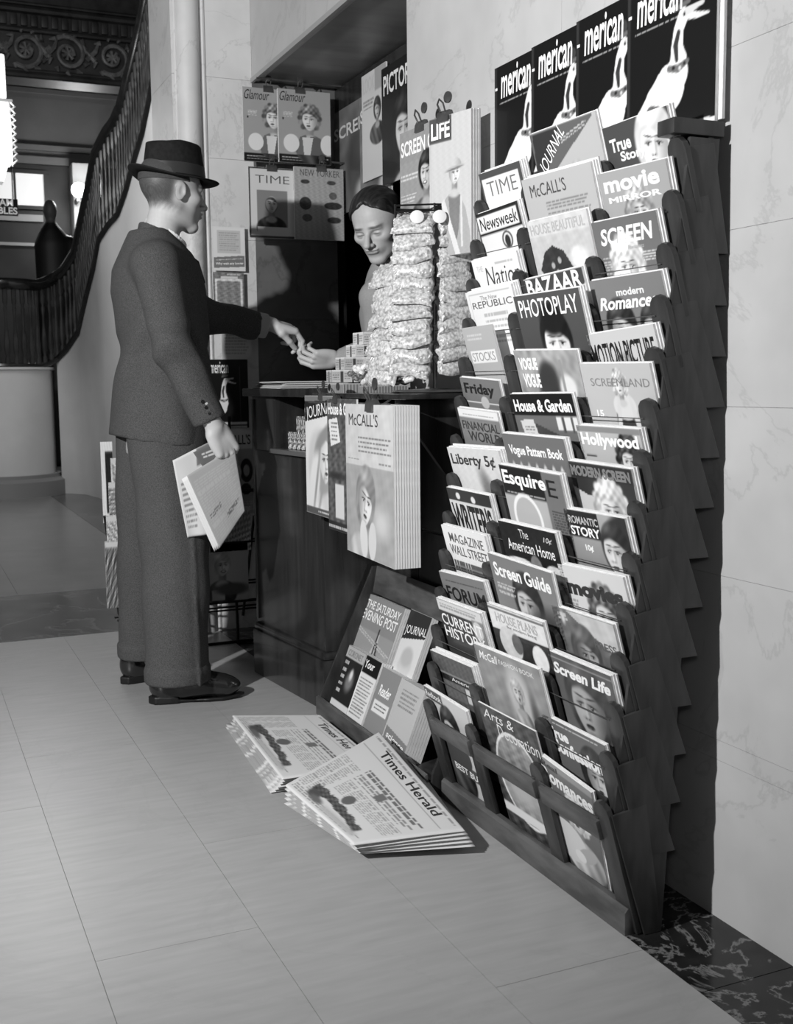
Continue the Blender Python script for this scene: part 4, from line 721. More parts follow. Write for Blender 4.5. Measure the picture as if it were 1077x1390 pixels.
jm('framed-looking pale magazine with a bald man portrait, lower left in the opening', (337, 227), (400, 229), 4.44, .275, lambda c: c.rect(.03, .03, .97, .98, .88).rect(.17, .16, .83, .68, .55).face(.48, .48, .17, .2, .80, .25, .92, .2, man=True, bw=1.9, hy=-.02).rect(.17, .0, .83, .16, .88).rect(0, 0, 1, .03, .3).rect(.83, .1, 1, .7, .88),
   [('TIME', .14, .78, .88, .89, .35, -.01)], .25, .006, 2, 'copy behind the bald man portrait in the opening', .5, 'bulldog clip on the bald man portrait')
jm('pale magazine with small comic drawings in a grid, lower right in the opening', (399, 227), (466, 229), 4.42, .285, lambda c: [c.ell(.22, .8, .09, .04, .25).ell(.75, .8, .09, .04, .3).ell(.22, .5, .12, .12, .22).ell(.78, .62, .08, .07, .4).ell(.78, .48, .18, .07, .2).ell(.8, .28, .14, .06, .25).ell(.25, .3, .1, .07, .35).noise(.05, 9)],
   [('NEW YORKER', .12, .88, .92, .97, .35, .0)], .68, .008, 2, 'copy behind the comic drawing magazine in the opening', .55, 'bulldog clip on the comic drawing magazine')
tag(MB().tube([(1.37, 4.45, 1.925), (1.74, 4.45, 1.925)], .004, 6).build('hanging_rail', METAL), 'lower thin dark rail in the opening carrying two clipped magazines', 'rail')
tag(MB().tube([(1.38, 4.47, 2.235), (1.74, 4.47, 2.235)], .004, 6).build('hanging_rail', METAL), 'upper thin dark rail in the opening, just under its top', 'rail')
# ---- magazines along the back of the opening
BKX = 1.735
bk = [('dark grey magazine with a blurred figure, leftmost of the row inside the opening', (452, 156), (508, 121), 1.742, lambda c: c.noise(.06, 2).ell(.6, .4, .25, .35, .3, .1).ell(.75, .15, .2, .12, .75, .05), [('SCREEN', .03, .72, .95, .84, .85, .02)], .46, .42),
      ('dark grey magazine with a pale hand shape, second of the row inside the opening', (488, 134), (530, 107), 1.732, lambda c: c.noise(.06, 2, 4).ell(.5, .4, .25, .35, .34, .1).ell(.8, .15, .18, .12, .8, .05), [('SCREEN', .03, .76, .95, .88, .88, .02)], .5, .42),
      ('white magazine with a woman in a grey coat, third of the row inside the opening', (491, 105), (524, 85), 1.722, lambda c: c.rect(.55, .8, 1, 1, .7).face(.64, .62, .13, 0, .8, .22, 1.4, .35, bw=2.4).lines(.06, .66, .5, .76, 3, .5), [('LOOK', .06, .82, .55, .96, .78, .02)], .88, .40),
      ('black magazine with a wide-eyed woman close-up, nearest of the row inside the opening', (518, 95), (575, 50), 1.712, lambda c: c.face(.55, .40, .27, -.3, .9, .08, 1.3, .85), [('PICTORIAL', .05, .76, .95, .93, .96, .02)], .1, .42)]
for lb, pa, pb, x, pf, ti, bg, h in bk:
    TL = on(*pa, 0, x); TR = on(*pb, 0, x); TR[2] = TL[2]; magazine(lb, TL, TR, h, (1, 0, 0), pf, ti, bg, bg, t=.006, res=(70, 96), group='magazines along the back of the opening')
tag(MB().box(1.742, 1.758, 3.05, 4.55, 2.10, 2.235).build('rear_header_board', WOOD), 'dark header board along the back of the opening behind the magazines', 'board')
# ---- notices on the pier and magazines below them
def notice(name, label, pa, pb, ph, y, paint, titles, bg, cat='notice', t=.003, res=(60, 76)):
    TL = on(*pa, 1, y); TR = on(*pb, 1, y); BL = on(*ph, 1, y); h = TL[2]-BL[2]; TR[2] = TL[2]
    return magazine(label, TL, TR, h, (0, 1, 0), paint, titles, bg, bg, t=t, res=res, cat=cat, name=name)
notice('wall_notice', 'white printed notice with a grey slanted band, top of the sheets on the pier', (288, 307), (332, 306), (288, 367), 4.535, lambda c: c.rect(.03, .03, .97, .97, .92).rect(.14, .4, .86, .92, .8).lines(.2, .45, .8, .88, 9, .65).poly([(.03, .30), (.97, .36), (.97, .10), (.03, .06)], .5).lines(.1, .22, .9, .26, 1, .9, .06), [('Why wait any longer', .08, .13, .94, .20, .93, .02, 0, .04)], .9)
notice('wall_notice', 'grey notice with a white-framed picture, just under the white printed notice', (289, 369), (331, 369), (289, 424), 4.535, lambda c: c.rect(.06, .06, .95, .84, .9).rect(.12, .10, .88, .78, .55).noise(.10, 4).rect(.25, .84, .8, .9, .88).lines(.45, .93, .9, .97, 2, .85), [], .5)
notice('paper_pad', 'pale paper pad with ruled lines behind the outstretched sleeve on the pier', (300, 425), (340, 426), (300, 488), 4.535, lambda c: c.lines(.1, .1, .9, .9, 12, .65), [], .82, cat='pad')
notice('magazine', 'black magazine with white goose hanging on the pier, left of the counter', (285, 488), (336, 489), (285, 582), 4.52, lambda c: c.goose(-.25).rect(.3, .05, .95, .09, .88).rect(.3, .0, .95, .03, .88).rect(.78, 0, .785, .9, .6), [('merican', -.0, .80, .48, .97, .93, .012)], .07, cat='magazine')
notice('magazine', 'pale magazine with dark looping ribbon picture, just under the goose one on the pier', (290, 585), (344, 585), (290, 700), 4.51, lambda c: c.rect(0, 0, 1, .78, .66).ring(.80, .52, .12, .22, .04, .15).ell(.78, .30, .13, .14, .15).ell(.55, .5, .12, .2, .8).lines(.4, .04, .98, .16, 4, .8), [("McCALL'S", .1, .83, .92, .95, .2, .015)], .85, cat='magazine')
# ---- wire floor rack beside the pier with its magazines
wr = thing('wire_magazine_rack', 'dark wire magazine stand on the floor behind the customer', 'rack', (1.05, 4.3, 0))
def wq(px, py, y): return on(px, py, 1, y)
mb = MB()
for a, b in (((142, 700), (162, 835)), ((345, 700), (330, 835))): mb.tube([wq(a[0], a[1], 4.2), wq(b[0], b[1], 4.3)], .006, 6)
for z, y in ((.62, 4.16), (.42, 4.2), (.25, 4.24), (.14, 4.28)): mb.tube([(.72, y, z), (1.33, y, z)], .004, 6); mb.tube([(.72, y+.06, z), (1.33, y+.06, z)], .004, 6)
mb.build('basket_wires', WIRE, wr)
zb_ = float(on(283, 818, 1, 4.2)[2])-.005; MB().tube([(.72, 4.195, zb_), (1.33, 4.195, zb_)], .004, 6).tube([(.72, 4.215, zb_), (1.33, 4.215, zb_)], .004, 6).build('shelf_wires', WIRE, wr)
for x in (.76, .98, 1.20, 1.32): MB().tube([(x, 4.32, 0), (x, 4.36, .9)], .006, 6).build('upright', WIRE, wr)
MB().tube([(.74, 4.30, .006), (1.34, 4.30, .006)], .006, 6).build('foot_bar', WIRE, wr)
notice('magazine', 'pale magazine with a smiling fair-haired woman in the wire stand', (280, 738), (336, 735), (283, 818), 4.20, lambda c: c.face(.36, .60, .24, .5, .86, .74, 1.15, .35, smile=True).rect(.1, .02, .42, .2, .8).ell(.6, .2, .4, .15, .38, .05), [], .78, cat='magazine')
wi = [((136, 600), (152, 598), (140, 710), 4.34, .92, 'white-edged dark picture sheet leaning in the wire stand, left of the trousers'),
      ((150, 622), (176, 616), (152, 700), 4.28, .75, 'grey magazine topmost in the wire stand, left of the trousers'),
      ((147, 655), (180, 650), (150, 740), 4.22, .6, 'mottled magazine second from top in the wire stand'),
      ((144, 700), (182, 695), (150, 790), 4.18, .7, 'pale mottled magazine in the middle of the wire stand'),
      ((142, 735), (184, 730), (155, 825), 4.14, .45, 'dark mottled magazine lowest in the wire stand'),
      ((284, 690), (340, 700), (288, 750), 4.20, .72, 'grey curled magazine behind the held newspaper in the wire stand')]
for i, (a, b, c_, y, bg, lb) in enumerate(wi):
    notice('magazine', lb, a, b, c_, y, (lambda c: c.rect(.35, .12, 1, .88, .12).noise(.05, 5)) if i == 0 else (lambda c, i=i: c.noise(.35, 3+i, i).rect(0, .9, 1, 1, .85)), [], bg, cat='magazine', res=(30, 40))
# ================================================================ small low rack
sr = thing('low_magazine_rack', 'small low sloping wooden magazine rack on the floor against the counter', 'rack', (1.25, 2.9, 0))
def sp(px, py, off=0.0):                           # sloping plane of the low rack: from (x 1.19, z .03) to (1.351, .438)
    n = np.array((.408, 0, -.161)); n /= np.linalg.norm(n); return on_plane(px, py, n, n@np.array((1.19, 0, .034))+off)
ya, yb = 3.246, 2.45
MB().prism([(1.146, 0), (1.146, .055), (1.156, .060), (1.162, 0)], 1, yb, ya).build('front_board', WOODP, sr, .002)
MB().prism([(1.160, .0), (1.165, .06), (1.345, .452), (1.386, .452), (1.386, 0)], 1, ya, ya+.010).build('side_panel', WOODR, sr, .001)
MB().prism([(1.160, .0), (1.165, .06), (1.345, .452), (1.386, .452), (1.386, 0)], 1, yb-.010, yb).build('side_panel', WOODR, sr, .001)
MB().box(1.374, 1.386, yb, ya, .0, .445).build('back_board', WOODP, sr, .002)
MB().prism([(1.338, .372), (1.350, .368), (1.366, .452), (1.354, .456)], 1, yb, ya-.012).build('crest_plank', WOODP, sr, .002)
MB().prism([(1.19, .012), (1.19, .02), (1.352, .02), (1.352, .012)], 1, yb, ya).build('shelf', WOODR, sr)
MB().prism([(1.28, .10), (1.28, .11), (1.374, .11), (1.374, .10)], 1, yb, ya).build('shelf', WOODR, sr)
SN = (.408, 0, -.161)
def sm(label, pa, pb, off, h, pf, ti, bg, t, copies, cpl, cs=None, zmin=.03):
    TL = sp(*pa, off); TR = sp(*pb, off); TR[2] = TL[2]; TR[0] = TL[0]
    magazine(label, TL, TR, h, (.93, 0, -.367), pf, ti, bg, bg, t=t, copies=copies, res=(70, 96), group='magazines in the low rack', copylabel='spare copy behind the '+' '.join(label.replace(',', '').split()[:9]), cgroup='spare copies in the low rack', zmin=zmin, cstep=cs, cshift=0)
cpl = None
sm('small dark digest with a floodlit castle-like fountain picture, leftmost front in the low rack', (475, 875), (498, 889), -.022, .20, lambda c: c.rect(0, .82, 1, 1, .72).rect(0, 0, 1, .15, .88).ell(.6, .5, .2, .22, .5, .1).ell(.6, .6, .08, .12, .9, .05).lines(.08, .25, .3, .8, 5, .9), [('CORONET', .1, .85, .9, .95, .5, .01)], .15, .006, 4, cpl, zmin=.035)
sm('small white digest with a black title band, second front in the low rack', (498, 888), (518, 904), -.020, .20, lambda c: c.rect(0, .74, 1, 1, .1).lines(.1, .1, .9, .68, 12, .45), [('Your', .1, .82, .7, .94, .95, .02)], .9, .006, 4, cpl, zmin=.035)
sm('small grey digest with pale label panel, third front in the low rack', (521, 905), (545, 922), -.022, .195, lambda c: c.rect(.1, .34, .9, .52, .9).lines(.2, .38, .8, .48, 2, .3), [('Reader', .2, .60, .8, .76, .95, .02)], .55, .007, 5, cpl, zmin=.035)
sm('small pale digest with slanted darker band, rightmost front in the low rack', (547, 921), (577, 943), -.022, .195, lambda c: c.poly([(0, .3), (1, .2), (1, 0), (0, .05)], .5).lines(.15, .6, .85, .9, 5, .5), [('science', .1, .12, .9, .20, .9, .02, 0, -.1)], .74, .007, 6, cpl, zmin=.035)
sm('thick magazine stack with a sailing ship cover and white two-line title in the low rack', (501, 805), (550, 828), .016, .30, lambda c: c.rect(0, 0, 1, .6, .62).poly([(.40, .10), (.62, .62), (.72, .08)], .75).poly([(.25, .3), (.52, .34), (.5, .12), (.28, .12)], .85).poly([(.6, .5), (.64, .5), (.78, .08), (.72, .08)], .25).rect(.57, .1, .60, .66, .2).lines(0, .56, 1, .62, 2, .85, -.2).ell(.8, .1, .3, .06, .8, .05), [('THE SATURDAY', .06, .84, .96, .94, .93, .015), ('EVENING POST', .04, .70, .96, .82, .93, .015)], .56, .006, 6, cpl, zmin=.12)
sm('pale magazine with white letters in a dark band, right end of the low rack', (559, 826), (588, 838), .020, .30, lambda c: c.poly([(0, 1), (0, .66), (1, .75), (1, 1)], .2).ell(.5, .4, .3, .25, .82, .05).ell(.5, .5, .25, .2, .75, .06), [('JOURNAL', .05, .72, .98, .84, .95, .0, 0, .08)], .88, .006, 2, cpl, zmin=.12)
# ================================================================ newspapers
def curved_sheet(name, TL, TR, BL, BR, th, paint, parent=None, sag=.004, nu=60, nv=44, seed=0, m=NEWS, fold=True, bg=.84):
    TL, TR, BL, BR = [np.array(p, float) for p in (TL, TR, BL, BR)]; U, V = np.meshgrid(np.linspace(0, 1, nu), np.linspace(0, 1, nv))
    W = np.linalg.norm(TR-TL); Hh = np.linalg.norm(TL-BL); cv = Cv(W, Hh, nu, nv, bg)
    if paint: paint(cv)
    P = BL+(BR-BL)*U[..., None]*(1-V[..., None])+(TL-BL)*V[..., None]*(1-U[..., None])+(TR-BL)*(U*V)[..., None]
    n = np.cross(BR-BL, TL-BL); n /= np.linalg.norm(n); r = np.random.default_rng(seed)
    wv = sag*(np.sin(U*3.1+r.uniform(0, 6))*np.cos(V*2.3+r.uniform(0, 6)))+sag*.3*np.sin(U*9+V*5+seed)
    P = P+n*wv[..., None]; ed = np.minimum(np.minimum(U, 1-U), np.minimum(V, 1-V)); rnd = th*.5*np.sqrt(np.clip(1-(1-np.clip(ed/.02, 0, 1))**2, 0, 1))+.0003
    top = P+n*rnd[..., None]; bot = P-n*rnd[..., None]; Vt = np.concatenate([top.reshape(-1, 3), bot.reshape(-1, 3)])
    I = (np.arange(nv-1)[:, None]*nu+np.arange(nu-1)[None]).ravel(); Q1 = np.stack([I, I+1, I+nu+1, I+nu], 1); N = nu*nv; Q2 = Q1[:, ::-1]+N
    bd = [j*nu for j in range(nv)], [j*nu+nu-1 for j in range(nv)], list(range(nu)), list(range((nv-1)*nu, nv*nu)); Q3 = []
    for k, l in enumerate(bd):
        for a, b in zip(l, l[1:]): Q3.append((a, a+N, b+N, b) if k in (1, 2) else (a, b, b+N, a+N))
    Q3 = np.array(Q3); c = lin(np.concatenate([cv.col(), np.full(N, .8)])); 
    return obj(name, npmesh(name, Vt, np.concatenate([Q1, Q2, Q3]), True, c), m, parent), top, n
def news_front(c, title=True):
    c.lines(.05, .03, .95, .10, 3, .5)
    for k in range(8):
        u = .04+.115*k
        if k in (0, 1): c.lines(u, .10, u+.10, .60, 22, .58)
    c.lines(.30, .60, .95, .68, 2, .35, 0, .6); c.lines(.30, .48, .95, .58, 3, .5)
    for k in range(5): c.lines(.30+.135*k, .28, .42+.135*k, .46, 8, .6)
    c.rect(.55, .50, .62, .60, .45); c.ell(.5, .30, .05, .04, .4)
    R = c.V/c.A; cen = .20-.07*(c.U-.3)-.25*(c.U-.5)**2; n1 = np.sin(c.U*61)*.3+np.sin(c.U*23+1)*.5+np.sin(R*90+c.U*40)*.2
    band = sst(.0, .008, R-(cen-.045-.012*n1))*(1-sst(.0, .008, R-(cen+.035+.012*np.sin(c.U*47))))*sst(.18, .20, c.U)*(1-sst(.84, .87, c.U)); c.put(band*.9, .27+.12*np.sin(c.U*88+R*60)*np.sin(R*120))
    for k in range(9): c.ell(.24+.07*k, float(.225-.07*(.24+.07*k-.3)-.25*(.24+.07*k-.5)**2), .010, .012, .45 if k % 2 else .35, .008)
    c.ell(.27, .12, .07, .030, .32, .01).ell(.34, .09, .08, .02, .42, .01).rect(.45, .04, .9, .10, .72, 0, .03)
    c.lines(.04, .92, .96, .97, 1, .55); c.rect(.03, .80, .97, .803, .4); return c
def paper_title(parent, top, nrm, P0, ex, ey, txt, u0, v0, u1, v1, W, H, val=.18, off=.0, lift=.0012):
    key = (txt, off, 0); text_mesh('t', txt, 0, 0, 1, 1, 1, 1, off, 0, lambda x, z: x*0)
    V, F = TXT[key]; lo, hi = V.min(0), V.max(0); Pn = (V-lo)/(hi-lo+1e-9); uu = u0+Pn[:, 0]*(u1-u0); vv = v0+Pn[:, 1]*(v1-v0)
    nv, nu = top.shape[:2]; a = np.clip(uu*(nu-1), 0, nu-1.001); b = np.clip(vv*(nv-1), 0, nv-1.001); i, j = a.astype(int), b.astype(int); fa, fb = (a-i)[:, None], (b-j)[:, None]
    P = top[j, i]*(1-fa)*(1-fb)+top[j, i+1]*fa*(1-fb)+top[j+1, i]*(1-fa)*fb+top[j+1, i+1]*fa*fb
    return obj('masthead', pymesh('masthead', P+nrm*lift, F), ink(val), parent)
def stack(corners, n, th, dz, shift, labels, group, z0=.004, fan=0.0):
    TL, TR, BL, BR = [np.array((p[0], p[1], 0.0)) for p in corners]
    for k in range(n):
        z = z0+dz*k; s = np.array(shift)*(n-1-k); r = np.random.default_rng(k+3).normal(size=(4, 2))*.003
        q = [p+np.array((s[0]+r[i][0], s[1]+r[i][1], z+(fan if i in (0, 1) else 0)*k)) for i, p in enumerate((TL, TR, BL, BR))]
        lastone = k == n-1
        o, topg, nn = curved_sheet('newspaper', *q, th, (lambda c: news_front(c)) if lastone else (lambda c: c.lines(.03, .0, .97, .12, 4, .55)), None, .0012, 110 if lastone else 30, 90 if lastone else 24, seed=k)
        tag(o, labels[1] if lastone else labels[0] % ['lowest', 'fifth from the top', 'fourth from the top', 'third from the top', 'second from the top'][k], 'newspaper', group)
        if lastone: paper_title(o, topg, nn, 0, 0, 0, 'Times Herald', .20, .83, .86, .92, 1, 1, .25, .01)
NA = [on(437, 967, 2, .05), on(520, 1035, 2, .05), on(318, 968, 2, .05), on(385, 1055, 2, .05)]
stack([tuple(p[:2]) for p in NA], 6, .007, .0078, (-.004, .006), ['folded newspaper, %s of the flat stack nearer the counter', 'topmost folded newspaper of the flat stack nearer the counter'], 'newspapers in the flat far stack')
NB = [on(515, 994, 2, .10), on(632, 1128, 2, .055), on(387, 1066, 2, .065), on(480, 1148, 2, .045)]
def stack2():
    TL, TR, BL, BR = [np.array(p) for p in NB]
    qs = []
    for k in range(5):
        d = k; q = [TL+np.array((.016*d, -.012*d, -.014*d)), TR+np.array((.004*d, -.004*d, -.008*d)), BL+np.array((.0*d, .003*d, -.012*d)), BR+np.array((.006*d, .004*d, -.0078*d))]
        q = [np.array((a[0], a[1], max(a[2], .004+.0005*(5-k)))) for a in q]; last = k == 0
        o, topg, nn = curved_sheet('newspaper', *q, .0075, (lambda c: news_front(c)) if last else (lambda c: c.lines(.03, .0, .97, .12, 4, .55)), None, .0015, 120 if last else 30, 96 if last else 24, seed=k+20)
        tag(o, 'topmost folded newspaper fanned out in front, showing its whole masthead' if last else 'folded newspaper, %s of the fanned front stack' % ('', 'second from the top', 'third from the top', 'fourth from the top', 'lowest')[k], 'newspaper', 'newspapers in the fanned front stack')
        if last: paper_title(o, topg, nn, 0, 0, 0, 'Times Herald', .20, .83, .86, .92, 1, 1, .22, .01)
stack2()
for i in range(4):
    z = 1.0135+.0062*i; a = .01*((i*7) % 3)
    o, _, _ = curved_sheet('newspaper', (1.125+a, 3.80, z), (1.125+a, 3.50, z), (1.36+a, 3.80, z), (1.36+a, 3.50, z), .005, None, None, .0006, 24, 18, seed=40+i)
    tag(o, 'folded newspaper on the counter top, %s of its pile' % ('lowest', 'second from the bottom', 'third from the bottom', 'topmost')[i], 'newspaper', 'newspapers on the counter top')
# ================================================================ nut bags and sweets on the ledge
NUT = mat('nuts_in_cellophane', .50, .35, g2=.84, scale=120, bump=.35, coat=.45, ramp=(.3, .65))
def bag_mesh(seed, w=.108, h=.062, t=.017):
    r = np.random.default_rng(seed); nu, nv = 60, 36; U, V = np.meshgrid(np.linspace(-1, 1, nu), np.linspace(-1, 1, nv))
    d = t*np.sqrt(np.clip(1-np.abs(U)**3, 0, 1))*np.sqrt(np.clip(1-np.abs(V)**2.5, 0, 1))
    for _ in range(95):
        a, b, s, g = r.uniform(-.95, .95), r.uniform(-.9, .9), r.uniform(.050, .085), r.uniform(-1.2, 1.2)
        x, y = (U-a), (V-b)*h/w; x, y = x*math.cos(g)+y*math.sin(g), -x*math.sin(g)+y*math.cos(g)
        d = np.maximum(d, (t*.55*np.sqrt(np.clip(1-a**4, 0, 1))+.0070)*np.sqrt(np.clip(1-(x/(s*1.5))**2-(y/s)**2, 0, 1))*(1-np.abs(V)**6))
    d = d*(np.abs(U) < .999)*(np.abs(V) < .999); X = U*w/2*(1+.04*np.sin(V*5+seed)); Z = V*h/2*(1+.06*np.sin(U*4+seed*2))+.004*np.sin(U*3+seed)
    F_ = np.stack([X, -d, Z], -1).reshape(-1, 3); Bk = np.stack([X, d*.25, Z], -1).reshape(-1, 3)
    I = (np.arange(nv-1)[:, None]*nu+np.arange(nu-1)[None]).ravel(); Q = np.stack([I, I+1, I+nu+1, I+nu], 1)
    me = npmesh('nut_bag', np.concatenate([F_, Bk]), np.concatenate([Q, Q[:, ::-1]+nu*nv]), True); me.materials.append(NUT); return me
def seal_mesh(seed, w=.106, h=.018):
    nu, nv = 24, 4; U, V = np.meshgrid(np.linspace(-1, 1, nu), np.linspace(0, 1, nv)); r = np.random.default_rng(seed)
    Y = .0025*np.sin(U*14+seed)*V+.002*np.sin(U*31+seed)*V; P = np.stack([U*w/2, Y-.001, .028+V*h], -1).reshape(-1, 3)
    I = (np.arange(nv-1)[:, None]*nu+np.arange(nu-1)[None]).ravel(); me = npmesh('bag_top_seal', P, np.stack([I, I+1, I+nu+1, I+nu], 1), True); me.materials.append(mat('cellophane_seal', .7, .12, coat=1.0, var=.1, scale=90)); return me
BAGS = [bag_mesh(s) for s in range(6)]; SEALS = [seal_mesh(s) for s in range(3)]
C0 = on(590, 420, 1, 2.70); Rr = np.array((rv[0], rv[1], 0)); Rr /= np.linalg.norm(Rr); Ff = np.array((-Rr[1], Rr[0], 0))
if Ff[1] < 0: Ff = -Ff
nr = thing('nut_bag_rack', 'dark wire display rack on a round base holding the hanging bags of nuts', 'display rack', (C0[0], C0[1], .999))
MB().lathe([(.11, 0), (.115, .004), (.11, .008), (.03, .012)], (C0[0], C0[1], .999), 28, 1, 1).build('base_plate', METAL, nr)
MB().tube([(C0[0], C0[1], 1.0), (C0[0], C0[1], 1.475)], .006, 8).build('pole', METAL, nr)
mb = MB(); ring = [C0+Rr*a+Ff*b for a, b in ((-.10, -.045), (.0, -.06), (.095, -.045), (.095, .03), (-.10, .03), (-.10, -.045))]
for z in (1.462, 1.477): mb.tube([(p[0], p[1], z) for p in ring], .0025, 6)
for p in ring[:5]: mb.tube([(p[0], p[1], 1.43), (p[0], p[1], 1.48)], .0028, 6)
for p in ring[:5]: mb.tube([(C0[0], C0[1], 1.47), (p[0], p[1], 1.468)], .002, 6)
mb.build('top_wire_frame', WIRE, nr)
a = C0+Rr*.00+Ff*-.062; b = C0+Rr*.085+Ff*-.050; MB().add([(a[0], a[1], 1.459), (b[0], b[1], 1.459), (b[0], b[1], 1.474), (a[0], a[1], 1.474), (a[0]+.002, a[1]+.003, 1.459), (b[0]+.002, b[1]+.003, 1.459), (b[0]+.002, b[1]+.003, 1.474), (a[0]+.002, a[1]+.003, 1.474)], [(0, 1, 2, 3), (7, 6, 5, 4), (0, 4, 5, 1), (3, 2, 6, 7), (0, 3, 7, 4), (1, 5, 6, 2)]).build('label_strip', WIRE, nr)
a = C0+Rr*.105+Ff*-.04; MB().box(a[0]-.012, a[0]+.012, a[1]-.004, a[1]+.004, 1.445, 1.49).build('side_bracket', WIRE, nr)
ORD = ['first', 'second', 'third', 'fourth', 'fifth', 'sixth', 'seventh', 'eighth', 'ninth', 'tenth', 'eleventh', 'twelfth', 'thirteenth']
colsB = [(-.052, -.052, -12, 13, 1.425, .036, 1.0), (.052, -.040, 14, 13, 1.425, .0355, .82), (-.118, .01, -50, 9, 1.30, .036, 1.0), (.03, .055, 150, 9, 1.40, .045, 1.0)]
names = ['front left', 'front right', 'far left', 'rear']
for ci, (a, b, yaw, n, ztop, dz, sw) in enumerate(colsB):
    for k in range(n):
        f = k/(n-1); out = .012+.030*f; z = ztop-dz*k
        if z < 1.045: break
        c = C0+Rr*(a*(1+.10*f)+random.uniform(-.004, .004)-.012*f)+Ff*(b-(out if ci != 3 else -out)); 
        o = bpy.data.objects.new('nut_bag', BAGS[(k*5+ci*3) % 6]); COL.objects.link(o)
        tag(o, 'bag of shelled nuts, %s from the top of the %s column of the display' % (ORD[k], names[ci]), 'bag of nuts', 'bags of nuts in the %s column' % names[ci])
        o.location = (c[0], c[1], z); base = math.atan2(Rr[1], Rr[0])
        o.rotation_euler = (math.radians(-34+random.uniform(-13, 13)), math.radians(random.uniform(-8, 8)), base+math.radians(yaw+random.uniform(-6, 6))); o.scale = (sw, 1, 1)
        s = bpy.data.objects.new('bag_top_seal', SEALS[k % 3]); COL.objects.link(s); s.parent = o
for i, (a, lb) in enumerate(((-.045, 'left'), (.012, 'right'))):
    c = C0+Rr*a+Ff*-.088; t = MB().lathe([(.001, -.0015), (.017, -.0015), (.018, 0), (.017, .0015), (.008, .004), (.001, .004)], (0, 0, 0), 18).build('round_seal', mat('white_seal', .9, .3), None)
    t.matrix_world = Matrix.Translation((c[0], c[1], 1.442)) @ Matrix.Rotation(math.atan2(Rr[1], Rr[0]), 4, 'Z') @ Matrix.Rotation(math.radians(75), 4, 'X'); tag(t, 'round white paper seal at the top of the nut bags, %s of the two' % lb, 'seal')
# cartons and sweets
CARD = attr_mat('printed_card', .45)
def carton(name, label, c, dims, yaw, shade, group, cat='carton', stripes=False):
    w_, d_, h_ = dims; n = 22; o = thing(name, label, cat, c, group); o.rotation_euler = (0, 0, math.radians(yaw))
    MB().box(-w_/2, w_/2, -d_/2, d_/2, 0, h_).build('box_body', mat('carton_card_%d' % int(shade*100), shade, .5), o, .001, base=1)
    for nm, q in (('front_print', [(-w_/2, -d_/2-.0006, 0), (w_/2, -d_/2-.0006, 0), (w_/2, -d_/2-.0006, h_), (-w_/2, -d_/2-.0006, h_)]), ('end_print', [(-w_/2-.0006, d_/2, 0), (-w_/2-.0006, -d_/2, 0), (-w_/2-.0006, -d_/2, h_), (-w_/2-.0006, d_/2, h_)])):
        q = [np.array(p) for p in q]; W = np.linalg.norm(q[1]-q[0]); cv = Cv(W, h_, n*2, n, shade)
        if stripes:
            for k in range(14): cv.rect(k/14, 0, k/14+.035, .9, .35)
        else: cv.rect(.42, 0, .56, 1, .25).lines(.04, .15, .38, .85, 4, .45).lines(.62, .2, .95, .8, 3, .5).rect(.0, .9, 1, 1, .9)
        P = q[0]+(q[1]-q[0])*cv.U.ravel()[:, None]+(q[3]-q[0])*(cv.V.ravel()/cv.A)[:, None]; ny, nx = cv.U.shape
        I = (np.arange(ny-1)[:, None]*nx+np.arange(nx-1)[None]).ravel(); obj(nm, npmesh(nm, P, np.stack([I, I+1, I+nx+1, I+nx], 1), False, lin(cv.col())), CARD, o, base=1)
    return o
zl = .9995
def lp(px, y, z): p = on(px, 500, 1, y); return (p[0], y, z)
p = on(470, 515, 0, 1.235); carton('striped_tray', 'low striped open card tray at the left end of the ledge', (1.225, 3.055, zl), (.135, .13, .027), 0, .72, None, 'tray', True)
carton('striped_tray', 'short striped card tray in front of the loose sweets on the ledge', (1.255, 2.93, zl), (.12, .07, .020), -4, .66, None, 'tray', True)
rows = [(1.200, 3.135, .030, 1), (1.262, 3.125, .030, 1), (1.325, 3.11, .030, 1), (1.236, 3.140, .067, 2), (1.300, 3.125, .067, 2), (1.275, 3.150, .104, 3), (1.338, 3.13, .104, 3), (1.300, 3.155, .141, 4), (1.285, 3.04, .030, 1), (1.335, 3.03, .067, 2), (1.342, 3.035, .030, 1)]
CL = ['small printed carton at the left end of the lowest row on the ledge', 'small printed carton second from the left in the lowest row on the ledge', 'small printed carton third in the lowest row on the ledge', 'small printed carton at the left of the second row', 'small printed carton at the right of the second row', 'small printed carton at the left of the third row',
      'small printed carton at the right of the third row', 'small printed carton topmost of the stepped pile', 'front carton behind the loose sweets on the ledge', 'carton on top of the front one beside the nut bags', 'front carton right beside the nut bags on the ledge']
for i, (x, y, dz, lv) in enumerate(rows):
    carton('sweet_carton', CL[i], (x, y, zl+dz), (.060, .08, .036), -9+(i*7) % 13, .82 if i % 3 else .74, 'cartons piled on the ledge')
SW = [MB().lathe([(.003, -.022), (.008, -.018), (.0095, -.014), (.0095, .014), (.008, .018), (.003, .022)], (0, 0, 0), 10).mesh('wrapped_sweet') for _ in range(2)]
SW[0].materials.append(mat('foil_wrapper_light', .85, .2, var=.12, scale=120)); SW[1].materials.append(mat('foil_wrapper_dark', .35, .2, var=.2, scale=120))
for i in range(64):
    o = bpy.data.objects.new('wrapped_sweet', SW[i % 5 == 0]); COL.objects.link(o); r_ = i/64
    o.location = (1.20+.15*random.random(), 2.90+.13*random.random(), zl+.03+.045*random.random()*(1-.3*r_)); o.rotation_euler = (random.uniform(0, 3), random.uniform(0, 3), random.uniform(0, 3)); o.scale = (.9,)*3
    tag(o, 'loose foil-wrapped sweet in the heap before the cartons', 'sweet', 'wrapped sweets heaped on the ledge')
